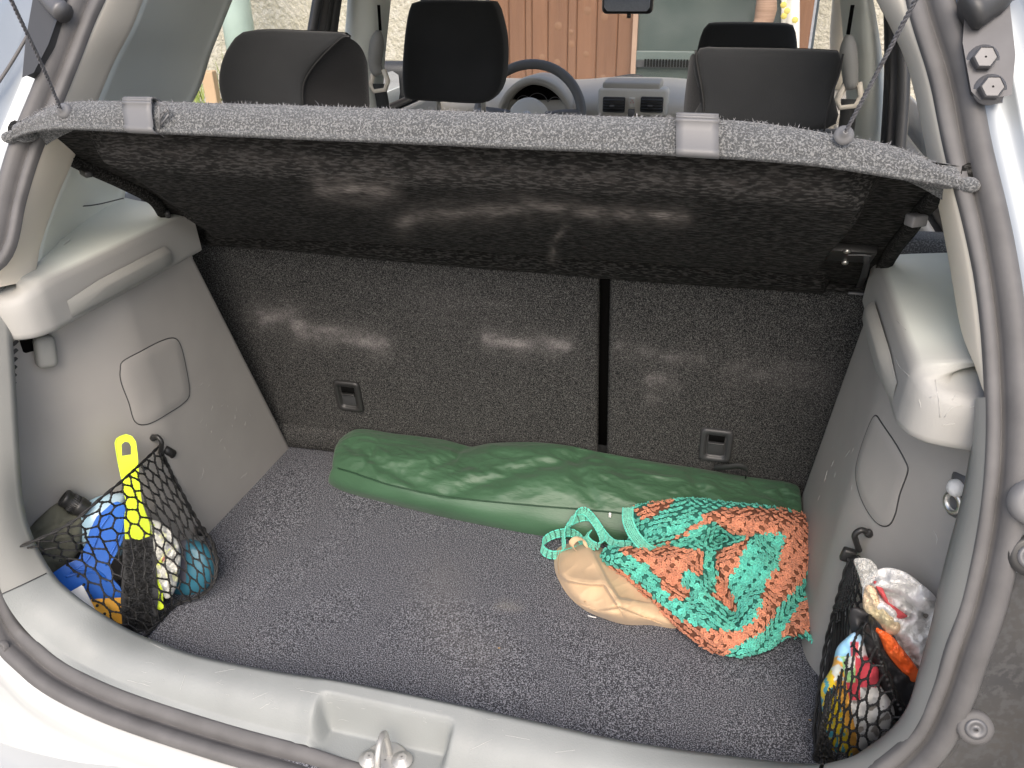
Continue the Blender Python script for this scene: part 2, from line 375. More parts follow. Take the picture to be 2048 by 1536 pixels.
# --- floor board (lifts out: its own thing)
fx = np.linspace(-.60, .60, 90); fy = np.linspace(-.01, .72, 60)
V = [(x, y, .0015*nz(x, y, 0, 6)) for y in fy for x in fx]; nx = len(fx)
F = [(i*nx+j, i*nx+j+1, (i+1)*nx+j+1, (i+1)*nx+j) for i in range(len(fy)-1) for j in range(nx-1)]
du = []
for q in V:
    u, v = proj(q); d = 0.
    for L, w_, a in [([(1000, 1210), (1030, 1215)], 10, .35), ([(1000, 1290), (1004, 1296)], 5, .9), ([(880, 1170), (900, 1260), (960, 1300)], 60, .12), ([(300, 1250), (500, 1290)], 50, .05)]:
        d = max(d, a*math.exp(-(pold((u, v), L)/w_)**2))
    du.append(d)
fl = mesh("boot_floor_mat", V, F, M['carpet'], None, attrs={'dust': du}, mods=[SOL(.02)])
tag(fl, "dark speckled carpet floor mat lying flat across the boot", "floor mat")
# --- side trims
def pan_x(y, z):
    b_ = .472+.06*z; bay = 1-float(sst(.10, .345, y)); low = (1-float(sst(.09, .25, z)))*(1-float(sst(.20, .315, y)))
    return b_+.100*bay+.026*low
def on_pan(u, v, s, d=0.): return hit(u, v, lambda q: q[0]*s-pan_x(q[1], q[2])+d, .4, 2.5)
def pan_front(z): return .635-.32*z
def pnorm(q, s):
    y, z = q[1], q[2]; e = .004
    n = np.array([-1., (pan_x(y+e, z)-pan_x(y-e, z))/(2*e), (pan_x(y, z+e)-pan_x(y, z-e))/(2*e)]); n /= np.linalg.norm(n); n[0] *= s; return n
trims = {}
for s in (-1, 1):
    rows_ = []
    for z in np.linspace(-.012, .452, 70):
        y0 = ysurf(z)+.046; y1 = pan_front(z)
        ys = np.r_[np.linspace(y0, y1, 80)]
        r = [(s*pan_x(y, z), y, z) for y in ys]+[(s*(pan_x(y1, z)+.004), y1+.004, z), (s*(pan_x(y1, z)+.05), y1+.006, z)]
        rows_.append(r)
    V, F = grid(rows_); trims[s] = mesh("side_trim", V, F, M['panel'], car)
def plate(pxs, s, name, m, parent, t=.0012, gap=.0016, n=110):
    P = crv([on_pan(u, v, s) for u, v in pxs], n, True); c = P.mean(0); c[0] = s*pan_x(c[1], c[2])
    def ring(k, d):
        r = []
        for p in P:
            q = c+(p-c)*k; q[0] = s*pan_x(q[1], q[2]); r.append(q+pnorm(q, s)*d)
        return np.array(r)
    rows_ = [ring(1.0, .0001), ring(.995, t*.8), ring(.985, t), ring(.7, t), ring(.4, t), ring(.12, t), ring(.001, t)]
    o = mesh(name, *grid(rows_, True), m, parent)
    g = ring(1.008, .0004); mesh("seam", *tube(g, .00085, 6, True), M['dgrey'], parent)
    return o
plate([(250, 720), (300, 693), (340, 677), (358, 686), (370, 730), (378, 785), (366, 806), (330, 830), (293, 848), (270, 842), (258, 805), (243, 765), (241, 740)], -1, "access_cover", M['panel'], trims[-1])
plate([(1752, 832), (1766, 850), (1790, 885), (1812, 925), (1815, 945), (1800, 988), (1790, 1030), (1777, 1050), (1757, 1047), (1735, 1020), (1718, 980), (1713, 940), (1722, 900), (1740, 850)], 1, "access_cover", M['panel'], trims[1])
# bag hook on the left trim
hc = on_pan(80, 700, -1); hn = pnorm(hc, -1)
def patchbox(cu, cv, s, w_, h_, d0, d1, m, name, parent, rot=0., bev=.004):
    c = on_pan(cu, cv, s); n = pnorm(c, s); upv = np.array([0, 0, 1.]); upv -= n*(upv@n); upv /= np.linalg.norm(upv); rt = np.cross(upv, n)
    a = math.cos(rot)*rt+math.sin(rot)*upv; b2 = -math.sin(rot)*rt+math.cos(rot)*upv
    MM = Matrix(((a[0], b2[0], n[0]), (a[1], b2[1], n[1]), (a[2], b2[2], n[2]))).to_4x4()
    V, F = boxm(c+n*(d0+d1)/2, (w_, h_, abs(d1-d0)), MM, bev, 3); return mesh(name, V, F, m, parent)
patchbox(71, 685, -1, .040, .026, -.02, .0012, M['void'], "hook_hole", trims[-1], 0, .006)
patchbox(86, 699, -1, .026, .044, .0, .020, M['ledge'], "bag_hook", trims[-1], -.15, .008)
# vent slots beside the opening on the left
for k in range(14):
    v = 686+k*17.5*(1-.012*k)
    u = 25-k*.9
    patchbox(u+5, v, -1, .010, .0055, -.006, .0006, M['dgrey'] if k % 2 else M['black'], "vent_slot", trims[-1], .5, .0015)
# lamp socket on the right trim
patchbox(1915, 992, 1, .026, .052, -.01, .002, M['steel'], "boot_lamp", trims[1], .2, .007)
lc = on_pan(1918, 975, 1); mesh("bulb", *lathe(lc, pnorm(lc, 1), [(.009, 0), (.009, .006), (.006, .010), (0, .012)], 16), M['white'], trims[1])
mesh("lamp_rim", *lathe(on_pan(1912, 1005, 1), pnorm(lc, 1), [(.011, -.001), (.012, .005), (.008, .006), (.007, .001)], 16), M['chrome'], trims[1])
# --- ledges
LP = crv([(.492, .515, 0), (.491, .35, 0), (.490, .215, 0), (.492, .188, 0), (.503, .168, 0), (.53, .157, 0), (.61, .152, 0)], 70)
tl = np.gradient(LP, axis=0); tl /= np.linalg.norm(tl, axis=1)[:, None]; nl = np.stack([-tl[:, 1], tl[:, 0], tl[:, 2]], 1); nl *= np.sign((nl@np.array([1., 1., 0])))[:, None]
lprof = [(.03, .438), (.004, .438), (0, .441), (0, .447), (.0015, .470), (.003, .492), (.0065, .500), (.014, .5045), (.045, .509), (.10, .515), (.17, .526)]
ledges = {}
for s in (-1, 1):
    rows_ = []
    for o_, z in lprof:
        r = LP+nl*o_; r[:, 2] = z
        fr = sst(.30, .12, LP[:, 1]) if False else (1-sst(.13, .22, LP[:, 1]))
        r[:, 2] -= 0.016*fr*(z > .48); rows_.append(r*np.array([s, 1, 1]))
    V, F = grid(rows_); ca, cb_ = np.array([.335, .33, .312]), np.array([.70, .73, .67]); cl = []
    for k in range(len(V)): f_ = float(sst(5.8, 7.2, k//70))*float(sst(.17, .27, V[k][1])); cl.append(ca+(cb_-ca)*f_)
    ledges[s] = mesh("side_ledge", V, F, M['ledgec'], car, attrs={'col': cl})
    # raised rest rail for the shelf
    R_ = []
    for y, a, zt in [(.225, .0, .460), (.235, .004, .461), (.285, .010, .466), (.40, .010, .467), (.428, .009, .467), (.430, 0, .466)]:
        R_.append([(s*.4905, y, zt+.008), (s*(.490-a*.5), y, zt+.006), (s*(.490-a), y, zt), (s*(.490-a), y, .452), (s*(.490-a*.6), y, .446), (s*.4905, y, .444)])
    mesh("shelf_rest", *grid(R_), M['ledge'], ledges[s], mods=[BEV(.002)])
# --- pillar trims
bi = {-1: [(290, -10), (262, 60), (230, 120), (200, 190), (168, 270), (140, 335), (108, 410), (80, 492), (74, 525)], 1: [(1752, 0), (1783, 60), (1810, 120), (1830, 190), (1846, 270), (1858, 335), (1878, 420), (1897, 520), (1922, 660), (1945, 710)]}
pal = {}
for s in (-1, 1):
    P = [on_open(u, v, .085) for u, v in bi[s]]
    P = [P[0]+(P[0]-P[1])*2.2]+P+[P[-1]+(P[-1]-P[-2])*(1.0 if s < 0 else .5)]
    P = crv(P, 60)
    O = []
    for p in P:
        c_ = [q for q in SE if q[0]*s > 0]; c_ = np.array(c_); O.append(c_[np.argmin(abs(c_[:, 2]-p[2]-.008)+5*(c_[:, 2] < .3))])
    O = np.array(O)
    for _ in range(6): O[1:-1] = (O[:-2]+2*O[1:-1]+O[2:])/4
    rows_ = [P+np.array([s*.03, .02, 0]), P+np.array([s*.004, .006, 0])]
    for t in np.linspace(0, 1, 12): rows_.append(P+(O-P)*t+np.array([-s*.35, -1, .1])*(.010*math.sin(math.pi*min(1, t*1.1))**.7))
    rows_.append(O+np.array([s*.01, .02, 0]))
    mesh("pillar_trim", *grid(rows_), M['beige'], car); pal[s] = P
def q_x(z): return .600-.26*(z-.5)
def on_q(u, v, s): return hit(u, v, lambda q: q[0]*s-q_x(q[2]), .4, 4)
we = [on_q(465, 0, -1), on_q(425, 100, -1), on_q(385, 205, -1)]
we = [we[0]+(we[0]-we[2])*.6]+we+[np.array([-.60, .53, .55]), np.array([-.61, .50, .505])]
WE = crv(we, 40)
for s in (-1, 1):
    P = crv(pal[s][::3], 40)
    W = WE*np.array([-s, 1, 1])
    rows_ = []
    for t in np.linspace(0, 1, 24):
        r = P+(W-P)*t; d = .018+.0*t; bow = math.sin(math.pi*t)**.6
        r[:, 0] += s*(.020*bow+.012*(t < .001)*0); r[:, 1] += .012*bow; rows_.append(r)
    rows_[0] = P+np.array([s*.012, .014, 0])
    rows_.append(W+np.array([s*.03, .012, 0]))
    o = mesh("quarter_trim", *grid(rows_), M['pale'], car)
sm = [on_q(u, v, -1)+np.array([.006, 0, 0]) for u, v in [(108, 409), (150, 412), (190, 408), (240, 396)]]
mesh("trim_seam", *tube(crv(sm, 24), .0009, 6), M['dgrey'], car)
# ================================================================== SEATS, DASHBOARD, DOORS
TL = math.tan(R(8.47)); SN = np.array([0, -1, -TL]); SN /= np.linalg.norm(SN); SU = np.array([0, -math.sin(R(8.47)), math.cos(R(8.47))])
def on_seat(u, v, d=0.): return pl(u, v, (0, 1, TL), .651-d/math.cos(R(8.47)))
dseat = [([(525, 632), (580, 632), (610, 665)], 16, .55), ([(605, 662), (700, 672), (765, 690)], 14, .66), ([(975, 678), (1050, 687), (1130, 690)], 14, .62), ([(980, 676), (1010, 682)], 9, .35),
 ([(1240, 692), (1340, 715), (1400, 720)], 12, .22), ([(1300, 760), (1340, 765)], 14, .35), ([(1300, 795), (1312, 800)], 9, .28), ([(1470, 740), (1560, 745), (1640, 755)], 26, .16), ([(870, 600), (1000, 620)], 60, .07)]
dshelf = [([(640, 376), (700, 380), (775, 384)], 14, .85), ([(655, 392), (700, 402), (740, 410)], 9, .3), ([(800, 446), (830, 432), (900, 426), (1060, 418)], 14, .55), ([(1050, 408), (1100, 415), (1200, 426), (1300, 432)], 12, .6), ([(1290, 430), (1368, 433)], 10, .85), ([(1103, 520), (1108, 485), (1132, 452)], 5, .4),
 ([(230, 290), (700, 330), (1200, 350), (1650, 370)], 22, .10)]
def dustv(V, L):
    r = []
    for q in V:
        u, v = proj(q); d = 0.
        for P, w_, a in L:
            e = pold((u, v), P)/w_
            if e < 4: d = max(d, a*math.exp(-e*e)*max(0, .75+.9*nz(u*.5, v, 0, .05)+.4*nz(u, v*1.6, 4, .16)), .28*a*math.exp(-(e/1.9)**2)*max(0, 1+1.2*nz(u, v, 7, .03)))
        r.append(max(0, d))
    return r
rs = mesh("rear_seat", *boxm((0, .86, .06), (1.18, .38, .12), None, .04), M['fabric'], car)
backs = []
for x0, x1 in ((-.58, .1335), (.1485, .58)):
    xs = np.linspace(x0, x1, 170); ts_ = np.linspace(.004, .50, 120); V = []
    for t in ts_:
        for x in xs:
            e = min(x-x0, x1-x, .502-t); rd = .006*(1-min(1, e/.009))**2
            p = np.array([x, .651, 0])+SU*t/math.cos(R(8.47))*1.0; p = np.array([x, .651-TL*t, t])-SN*rd; V.append(p)
    n = len(xs); F = [(i*n+j, i*n+j+1, (i+1)*n+j+1, (i+1)*n+j) for i in range(len(ts_)-1) for j in range(n-1)]
    o = mesh("rear_seat_back", V, F, M['seatcarpet'], car, attrs={'dust': dustv(V, dseat)}, mods=[('SOLIDIFY', dict(thickness=.06, offset=-1, material_offset_rim=1))], mats=[M['void']]); backs.append(o)  # black rims: shade between the two backs put into the colour
mesh("seat_gap_blackout", *grid([[(.125, .651-TL*z+.03, z), (.160, .651-TL*z+.03, z)] for z in (-.01, .5)]), M['void'], car, mods=[SOL(.02)])  # black sheet added behind the gap so no light shows through
for sx in (-1, 1): mesh("seat_side_shade", *boxm((sx*.60, .70, .22), (.06, .10, .5), None, .01), M['void'], car)  # black blocks in place of the shade beside the seat backs
# carpet flap where seat meets floor
V = []; xs = np.linspace(-.56, .56, 80)
for a, b_ in [(.651, .052), (.642, .050), (.636, .040), (.634, .022), (.636, .004), (.645, -.002)]:
    for i, x in enumerate(xs): V.append((x, a+.002*nz(x, a, 0, 12), b_+.003*nz(x, 3, 0, 7)))
n = len(xs); mesh("carpet_flap", V, [(i*n+j, i*n+j+1, (i+1)*n+j+1, (i+1)*n+j) for i in range(5) for j in range(n-1)], M['seatcarpet'], car)
# release handles
def sbox(c, w_, h_, d0, d1, m, name, parent, bev=.003, seg=3):
    MM = Matrix(((1, 0, SN[0]), (0, SU[1], SN[1]), (0, SU[2], SN[2]))).to_4x4()
    return mesh(name, *boxm(c+SN*(d0+d1)/2, (w_, h_, abs(d1-d0)), MM, bev, seg), m, parent)
def srect(c, pts, name, m, parent, d0, d1):
    pass
for (cu, cv), ob, mm in (((698, 791), backs[0], M['black']), ((1432, 889), backs[1], M['dgrey'])):
    c = on_seat(cu, cv)
    def ringat(w_, h_, r_, d):
        P = []
        for sx, sy, a0 in ((1, 1, 0), (-1, 1, 90), (-1, -1, 180), (1, -1, 270)):
            for k in range(6):
                a = R(a0+k*18); P.append(c+np.array([1, 0, 0])*(sx*(w_/2-r_)+r_*math.cos(a))+SU*(sy*(h_/2-r_)+r_*math.sin(a))+SN*d)
        return np.array(P)
    b = mesh("handle_bezel", *grid([ringat(.052, .068, .008, .0), ringat(.052, .068, .008, .003), ringat(.048, .064, .008, .006), ringat(.036, .052, .007, .006), ringat(.033, .049, .007, .003), ringat(.031, .045, .006, -.0), ringat(.028, .040, .006, .0005), ringat(.001, .001, .0004, .0005)], True), mm, ob)
    sbox(c+SU*.013, .026, .013, .0, .0012, M['void'], "handle_slot", ob, .0005, 1)
    sbox(c+SU*.005, .027, .004, .001, .0065, mm, "release_lever", ob, .001, 2)
    sbox(c-SU*.009, .026, .021, .001, .0035, M['dgrey'] if mm is M['black'] else M['clip'] if False else M['dgrey'], "lever_pad", ob, .0015, 3)
# rear headrests
def shape_xz(pxs, y, dep, name, m, parent, bev=.03, n=48, seg=5, slope=0.):
    P = crv([PY(u, v, y) for u, v in pxs], n, True); c = P.mean(0)
    rows_ = []
    K = [(0, .0), (.30, .0), (.62, .001), (.82, .004), (.92, .010), (.98, .024), (1.0, .042)]
    for k, d in K: rows_.append(c+(P-c)*max(k, .002)+np.array([0, d*bev/.03, 0]))
    for k, d in [(1.0, dep*.6), (.99, dep-.03), (.93, dep-.008), (.8, dep), (.002, dep)]: rows_.append(c+(P-c)*k+np.array([0, d, 0]))
    rows_ = [np.array(r)+np.array([0, 1, 0])*((r[:, 2:3]-c[2])*slope) for r in rows_]
    return mesh(name, *grid(rows_, True), m, parent)
hl = shape_xz([(474, 66), (520, 62), (600, 65), (660, 68), (684, 74), (650, 105), (620, 140), (606, 170), (606, 215), (612, 262), (470, 262), (440, 215), (430, 180), (430, 145), (440, 110), (458, 80)], .63, .06, "rear_headrest", M['fabric'], car, .012)
mesh("headrest_side", *grid([[PY(u, v, y) for u, v in L] for y, L in [
 (.636, [(684, 74), (650, 106), (622, 140), (607, 172), (606, 205), (610, 262)]),
 (.645, [(694, 74), (662, 104), (634, 138), (619, 172), (618, 205), (625, 262)]),
 (.665, [(712, 82), (692, 112), (668, 142), (652, 176), (655, 205), (660, 262)]),
 (.69, [(727, 100), (722, 122), (708, 150), (700, 180), (700, 208), (704, 262)]),
 (.72, [(736, 128), (738, 145), (740, 165), (742, 185), (744, 210), (746, 262)]),
 (.76, [(735, 130), (735, 145), (736, 165), (736, 185), (738, 210), (740, 262)])]]), M['fabric2'], hl, mods=[SUB(2)])
mesh("piping", *tube(crv([PY(u, v, .632) for u, v in [(700, 73), (684, 76), (651, 106), (622, 140), (607, 172), (606, 215)]], 40), .0016, 6), M['black'], hl)
hr_ = shape_xz([(1397, 101), (1440, 99), (1560, 101), (1650, 104), (1684, 110), (1683, 140), (1670, 190), (1655, 262), (1400, 262), (1398, 200), (1385, 140)], .63, .06, "rear_headrest", M['fabric'], car, .012)
mesh("headrest_side", *grid([[PY(u, v, y) for u, v in L] for y, L in [
 (.636, [(1392, 104), (1396, 150), (1408, 205), (1410, 262)]),
 (.65, [(1383, 108), (1380, 150), (1382, 205), (1383, 262)]), (.68, [(1378, 118), (1372, 155), (1366, 205), (1364, 262)]), (.74, [(1382, 118), (1376, 155), (1368, 205), (1366, 262)])]]), M['fabric2'], hr_, mods=[SUB(2)])
mesh("piping", *tube(crv([PY(u, v, .632) for u, v in [(1391, 100), (1395, 135), (1405, 190), (1410, 262)]], 30), .0016, 6), M['black'], hr_)
mesh("piping", *tube(crv([PY(u, v, .632) for u, v in [(1686, 108), (1678, 150), (1660, 200), (1648, 262)]], 30), .0012, 6), M['black'], hr_)
# front seats
for s, cy, pxs, y in ((-1, 1.42, [(818, 8), (835, 3), (900, 2), (970, 4), (985, 10), (995, 40), (1003, 80), (1004, 130), (997, 175), (980, 200), (955, 209), (880, 206), (815, 201), (803, 190), (800, 140), (805, 70), (812, 25)], 1.28), (1, 1.45, [(1415, 50), (1440, 48), (1500, 48), (1570, 50), (1588, 55), (1594, 80), (1596, 130), (1590, 180), (1560, 195), (1430, 190), (1398, 180), (1390, 130), (1396, 90), (1405, 62)], 1.355)):
    sb = mesh("front_seat", *boxm((s*.33, cy+.03, .19), (.50, .12, .58), Matrix.Rotation(R(-8), 4, 'X'), .05, 5), M['fabric'], car)
    hd = shape_xz(pxs, y, .09, "front_headrest", M['black'] if False else M['fabric'], sb, .012)
    c = PY(*np.mean(pxs, 0), y); h = PY(*[np.mean(pxs, 0)[0], 205], y)
    for dx in (-.055, .055): mesh("headrest_post", *tube([(c[0]+dx, y+.045, c[2]), (c[0]+dx, y+.05, .42)], .006, 8), M['chrome'], sb)
# belts
def belt(pts, w_, parent):
    pts = crv(pts, 20); return mesh("seat_belt", *grid([pts+np.array([-w_/2, 0, 0]), pts+np.array([w_/2, 0, 0])]), M['belt'], parent, mods=[SOL(.002)])
# B pillars with belt guides
for s, yy, gpx in ((-1, 1.22, [(757, 62), (752, 100), (750, 130), (758, 150)]), (1, 1.2, [(1697, 70), (1697, 110), (1700, 140), (1702, 178)])):
    L = [(739-s*0, 0)]
    if s < 0: strip = [[(698, -60), (692, 40), (676, 220), (672, 330)], [(716, -60), (706, 40), (694, 220), (690, 330)], [(742, -60), (733, 40), (726, 150), (724, 330)], [(765, -60), (760, 40), (756, 150), (752, 330)], [(788, -60), (778, 40), (768, 150), (762, 330)]]
    else: strip = [[(1766, -60), (1758, 100), (1774, 250), (1782, 400)], [(1738, -60), (1750, 100), (1766, 250), (1774, 400)], [(1722, -60), (1734, 100), (1742, 250), (1748, 400)], [(1706, -60), (1716, 100), (1722, 250), (1726, 400)], [(1674, -60), (1688, 100), (1694, 250), (1696, 400)]]
    if s > 0: strip[0] = [(1736, -60), (1763, 100), (1777, 250), (1786, 400)]; strip[1] = [(1726, -60), (1752, 100), (1768, 250), (1776, 400)]
    dy = [.03, .0, .0, .02, .06]
    rows_ = [crv([PY(u, v, yy+dy[i]) for u, v in L_], 16) for i, L_ in enumerate(strip)]
    p = mesh("belt_pillar_trim", *grid(rows_), M['pale'], car, mods=[SUB(1)])
    pts = [PY(u, v, yy-.02) for u, v in gpx]
    V, F = tube(crv(pts, 14), [.006, .010, .013, .015, .016, .016, .016, .016, .015, .015, .014, .014, .013, .010], 12)
    g = mesh("belt_guide", V, F, M['ledge'], p)
    e = pts[-1]
    mesh("belt_loop", *tube(np.array([e+np.array(q) for q in [(-.010, 0, .012), (-.022, 0, -.020), (-.014, 0, -.034), (.012, 0, -.030), (.020, 0, -.012), (.012, 0, .012)]]), .006, 8), M['beige'], p)
    bl = belt([e+np.array([0, -.004, -.018]), e+np.array([.004, .0, -.10]), e+np.array([.0, .0, -.35])], .030, p)
    mesh("belt_slot", *tube([pts[0]+np.array([0, .012, .05]), pts[0]+np.array([0, .010, .0])], .0035, 6), M['void'], p)
# doors: window frames, rubbers, panels, panes
def bar(name, pts, r, m, parent, n=30, seg=8): return mesh(name, *tube(crv(pts, n), r, seg), m, parent)
for s in (-1, 1):
    for nm, ya, yb in (("rear_door", .50, 1.22), ("front_door", 1.30, 2.15)):
        d = mesh(nm, *boxm((s*.66, (ya+yb)/2, .10), (.09, yb-ya, .72), None, .02), M['dgrey'], car)
        mesh("arm_rest", *boxm((s*.60, (ya+yb)/2+.02, .40), (.06, yb-ya-.06, .03), None, .01), M['dashl'], d)
        mesh("door_trim", *boxm((s*.612, (ya+yb)/2, .44), (.02, yb-ya-.02, .05), None, .008), M['dash'], d)
        if nm == "rear_door": top_ = [(.60, .47), (.62, .62), (.70, .74), (.86, .86), (1.18, .88)]; bot_ = [(.60, .47), (1.22, .47)]
        else: top_ = [(1.32, .88), (1.60, .87), (1.85, .74), (2.12, .50)]; bot_ = [(1.32, .47), (2.14, .47)]
        def P3(q): y_, z_ = q; return (s*(.64-.20*(z_-.47)), y_, z_)
        bar("window_frame", [P3(q) for q in top_], .016, M['black'], d)
        bar("window_rubber", [P3(q)[:1]+(q[0]+.0, q[1]) if False else (P3(q)[0]-s*.02, q[0]+.012, q[1]) for q in top_], .008, M['seal'], d)
        bar("belt_line_seal", [P3(q) for q in bot_], .012, M['black'], d, 4)
        poly = [P3(q) for q in crv([(a, b, 0) for a, b in top_], 20)[:, :2]]+[P3(bot_[1]), P3(bot_[0])]
        mesh("window_pane", [tuple(p) for p in poly], [tuple(range(len(poly)))], M['glass'], d, smooth=False)
        if nm == "rear_door":
            V = []
            for y_ in (1.13, 1.16, 1.19, 1.22):
                pass
            for k, (yy, rr, mm) in enumerate(((1.13, .011, M['dgrey']), (1.155, .010, M['seal']), (1.18, .009, M['black']), (1.205, .014, M['dgrey']))):
                bar("door_weatherstrip", [(s*(.595+.01*(k == 0)), yy-.05, .47), (s*(.575+.01*(k == 0)), yy-.01, .66), (s*.535, yy+.04, .88)], rr, mm, d)
# fuzzy strip and glass edge by the right quarter
mesh("quarter_carpet", *boxm((.60, .60, .492), (.16, .05, .035), None, .008), M['fleece'], car)
# roof, headlining, outer skin
ry = np.linspace(.50, 1.75, 14); rx = np.linspace(-.52, .52, 14)
rows_ = [[(x, y, .985+.03*(1-(x/.52)**2)+.03*math.sin(math.pi*(y-.5)/1.25)) for x in rx] for y in ry]
mesh("roof", *grid(rows_), M['paint'], car, mods=[SOL(.045, -1)])
for s in (-1, 1):
    rows_ = []
    for dz, x in [(.985, .52), (.965, .56), (.93, .575), (.90, .565)]: rows_.append([(s*x, y, dz) for y in ry])
    mesh("roof_rail", *grid(rows_), M['paint'], car, mods=[SOL(.02)])
    rows_ = [[(s*(.805-.10*max(0, (z-.25))**1.2-.03*(z < -.35)), y, z) for y in np.linspace(.02, 3.0, 20)] for z in (-.50, -.38, -.2, 0, .2, .35, .46)]
    mesh("body_side", *grid(rows_), M['paint'], car, mods=[SOL(.01)])
    rows_ = [[(s*x, y, z) for x, y, z in L] for L in ([(.66, .12, .42), (.78, .10, .42)], [(.63, .22, .52), (.75, .16, .50)], [(.60, .33, .66), (.66, .34, .66)], [(.56, .43, .80), (.60, .50, .82)], [(.53, .52, .93), (.56, .62, .95)])]
    mesh("rear_pillar_skin", *grid(rows_), M['paint'], car, mods=[SOL(.01)])
    bar("front_pillar_trim", [(s*.50, 1.68, .90), (s*.535, 1.86, .76), (s*.56, 2.02, .62), (s*.60, 2.16, .48)], .032, M['beige'], car)
# dashboard
dx = np.linspace(-.66, .66, 60); prof_d = [(2.02, .10), (1.98, .30), (1.95, .42), (1.955, .445), (1.985, .462), (2.06, .475), (2.16, .482), (2.30, .47), (2.42, .44)]
rows_ = []
for y, z in prof_d:
    rows_.append([(x, y-.05*math.exp(-(x/.16)**2)*(z < .45), z+.012*math.exp(-(x/.17)**4)) for x in dx])
da = mesh("dashboard", *grid(rows_), M['dash'], car)
def dbox(u, v, w_, h_, y, dep, m, name, par, bev=.004): return mesh(name, *boxm(PY(u, v, y)+np.array([0, dep/2, 0]), (w_, dep, h_), None, bev, 2), m, par)
dbox(1264, 205, .200, .078, 1.895, .06, M['dashl'], "centre_console", da, .010)
dbox(1262, 176, .165, .030, 1.90, .10, M['dash'], "storage_lid", da, .006)
for u in (1227, 1303):
    v_ = dbox(u, 210, .064, .042, 1.885, .02, M['black'], "air_vent", da, .004)
    for k in range(5): mesh("slat", *boxm(PY(u, 211, 1.882)+np.array([0, 0, .015-.0078*k]), (.058, .006, .002), Matrix.Rotation(R(20), 4, 'X')), M['dgrey'], v_)
    mesh("vent_knob", *boxm(PY(u-3, 212, 1.878), (.014, .006, .005), None, .001), M['clip'], v_)
hz_ = dbox(1263, 206, .018, .026, 1.884, .012, M['dashl'], "hazard_button", da, .002)
tc = PY(1264, 203, 1.8825); mesh("warning_triangle", *tube([tc+np.array([0, 0, .005]), tc+np.array([-.005, 0, -.004]), tc+np.array([.005, 0, -.004])], .0009, 5, True), mat("hazard_red", (.6, .05, .04)), hz_)
dbox(1262, 226, .018, .020, 1.883, .012, M['clip'], "console_switch", da, .002)
# instrument binnacle
bc = PY(1072, 245, 1.93)
th = np.linspace(R(8), R(172), 30)
def arc(rx_, rz_, y): return np.array([bc+np.array([rx_*math.cos(a), y-1.93, rz_*math.sin(a)]) for a in th])
bn_ = mesh("instrument_hood", *grid([arc(.115, .128, 2.05), arc(.120, .134, 1.95), arc(.118, .130, 1.90), arc(.106, .112, 1.905), arc(.10, .105, 1.97)]), M['dash'], da)
V = np.vstack([arc(.102, .108, 1.968), [bc+np.array([0, .04, 0])]]); mesh("instrument_face", V, [(i, i+1, 30) for i in range(29)], M['void'], bn_)
for dx_, rr in ((-.045, .024), (-.002, .032), (.052, .022)):
    mesh("gauge_ring", *tube([bc+np.array([dx_+rr*math.cos(a), .03, .048+rr*math.sin(a)]) for a in np.linspace(0, 2*math.pi, 30)[:-1]], .0012, 5, True), M['clip'], bn_)
# steering wheel
wc = PY(1057, 238, 1.74); tilt = R(24)
def wpt(r_, a, d=0.): return wc+np.array([r_*math.cos(a), 0, 0])+np.array([0, math.sin(tilt), math.cos(tilt)])*r_*math.sin(a)+np.array([0, -math.cos(tilt), math.sin(tilt)])*d
sw = mesh("steering_wheel", *tube([wpt(.150, a) for a in np.linspace(0, 2*math.pi, 64)[:-1]], .0135, 12, True), mat("grey_wheel_leather", (.15, .15, .147), .5, bump=.3, bs=500), car)
hub = [[wpt(r_, a, d) for a in np.linspace(0, 2*math.pi, 32)[:-1]] for r_, d in ((.058, -.01), (.056, .012), (.044, .024), (.001, .028))]
mesh("hub_cover", *grid([np.array(h) for h in hub], True), M['dashl'], sw)
for a in (R(6), R(174), R(-60), R(-120)):
    P = [wpt(.045, a, .006), wpt(.10, a*1.0, .012), wpt(.146, a, .0)]; mesh("spoke", *tube(crv(P, 8), .015, 8), M['clip'], sw)
mesh("badge", *lathe(wpt(0, 0, .027), (0, -math.cos(tilt), math.sin(tilt)), [(.016, 0), (.015, .003), (.001, .004)], 20), M['chrome'], sw)
# windscreen, wiper line, bonnet
V = [(-.62, 2.34, .46), (.62, 2.34, .46), (.50, 1.70, .93), (-.50, 1.70, .93)]; mesh("windscreen", V, [(0, 1, 2, 3)], M['glass'], car, smooth=False)
bar("wiper", [PY(1135, 166, 2.36), PY(1200, 162, 2.36), PY(1258, 152, 2.36), PY(1285, 154, 2.36)], .006, M['black'], car)
rows_ = [[(x, y, z-.06*(x/.75)**4) for x in np.linspace(-.75, .75, 20)] for y, z in ((2.36, .43), (2.6, .40), (2.9, .33), (3.2, .20), (3.3, 0), (3.32, -.3))]
mesh("bonnet", *grid(rows_), M['paint'], car)
# interior mirror
mc = PY(1254, 2, 1.66)
im = mesh("rear_view_mirror", *boxm(mc+np.array([0, .014, 0]), (.128, .028, .060), None, .013, 4), M['black'], car)
V = [mc+np.array([x, -.0012, z]) for x, z in [(-.056, -.014), (-.048, -.023), (.050, -.023), (.057, -.014), (.057, .02), (-.056, .02)]]; mesh("mirror_glass", V, [tuple(range(6))], M['mirror'], im, smooth=False)
mesh("mirror_toggle", *boxm(mc+np.array([.006, .004, -.034]), (.010, .008, .010), None, .002), M['black'], im)
mesh("mirror_stem", *tube([mc+np.array([0, .02, .02]), mc+np.array([0, .10, .12])], .008, 8), M['black'], im)
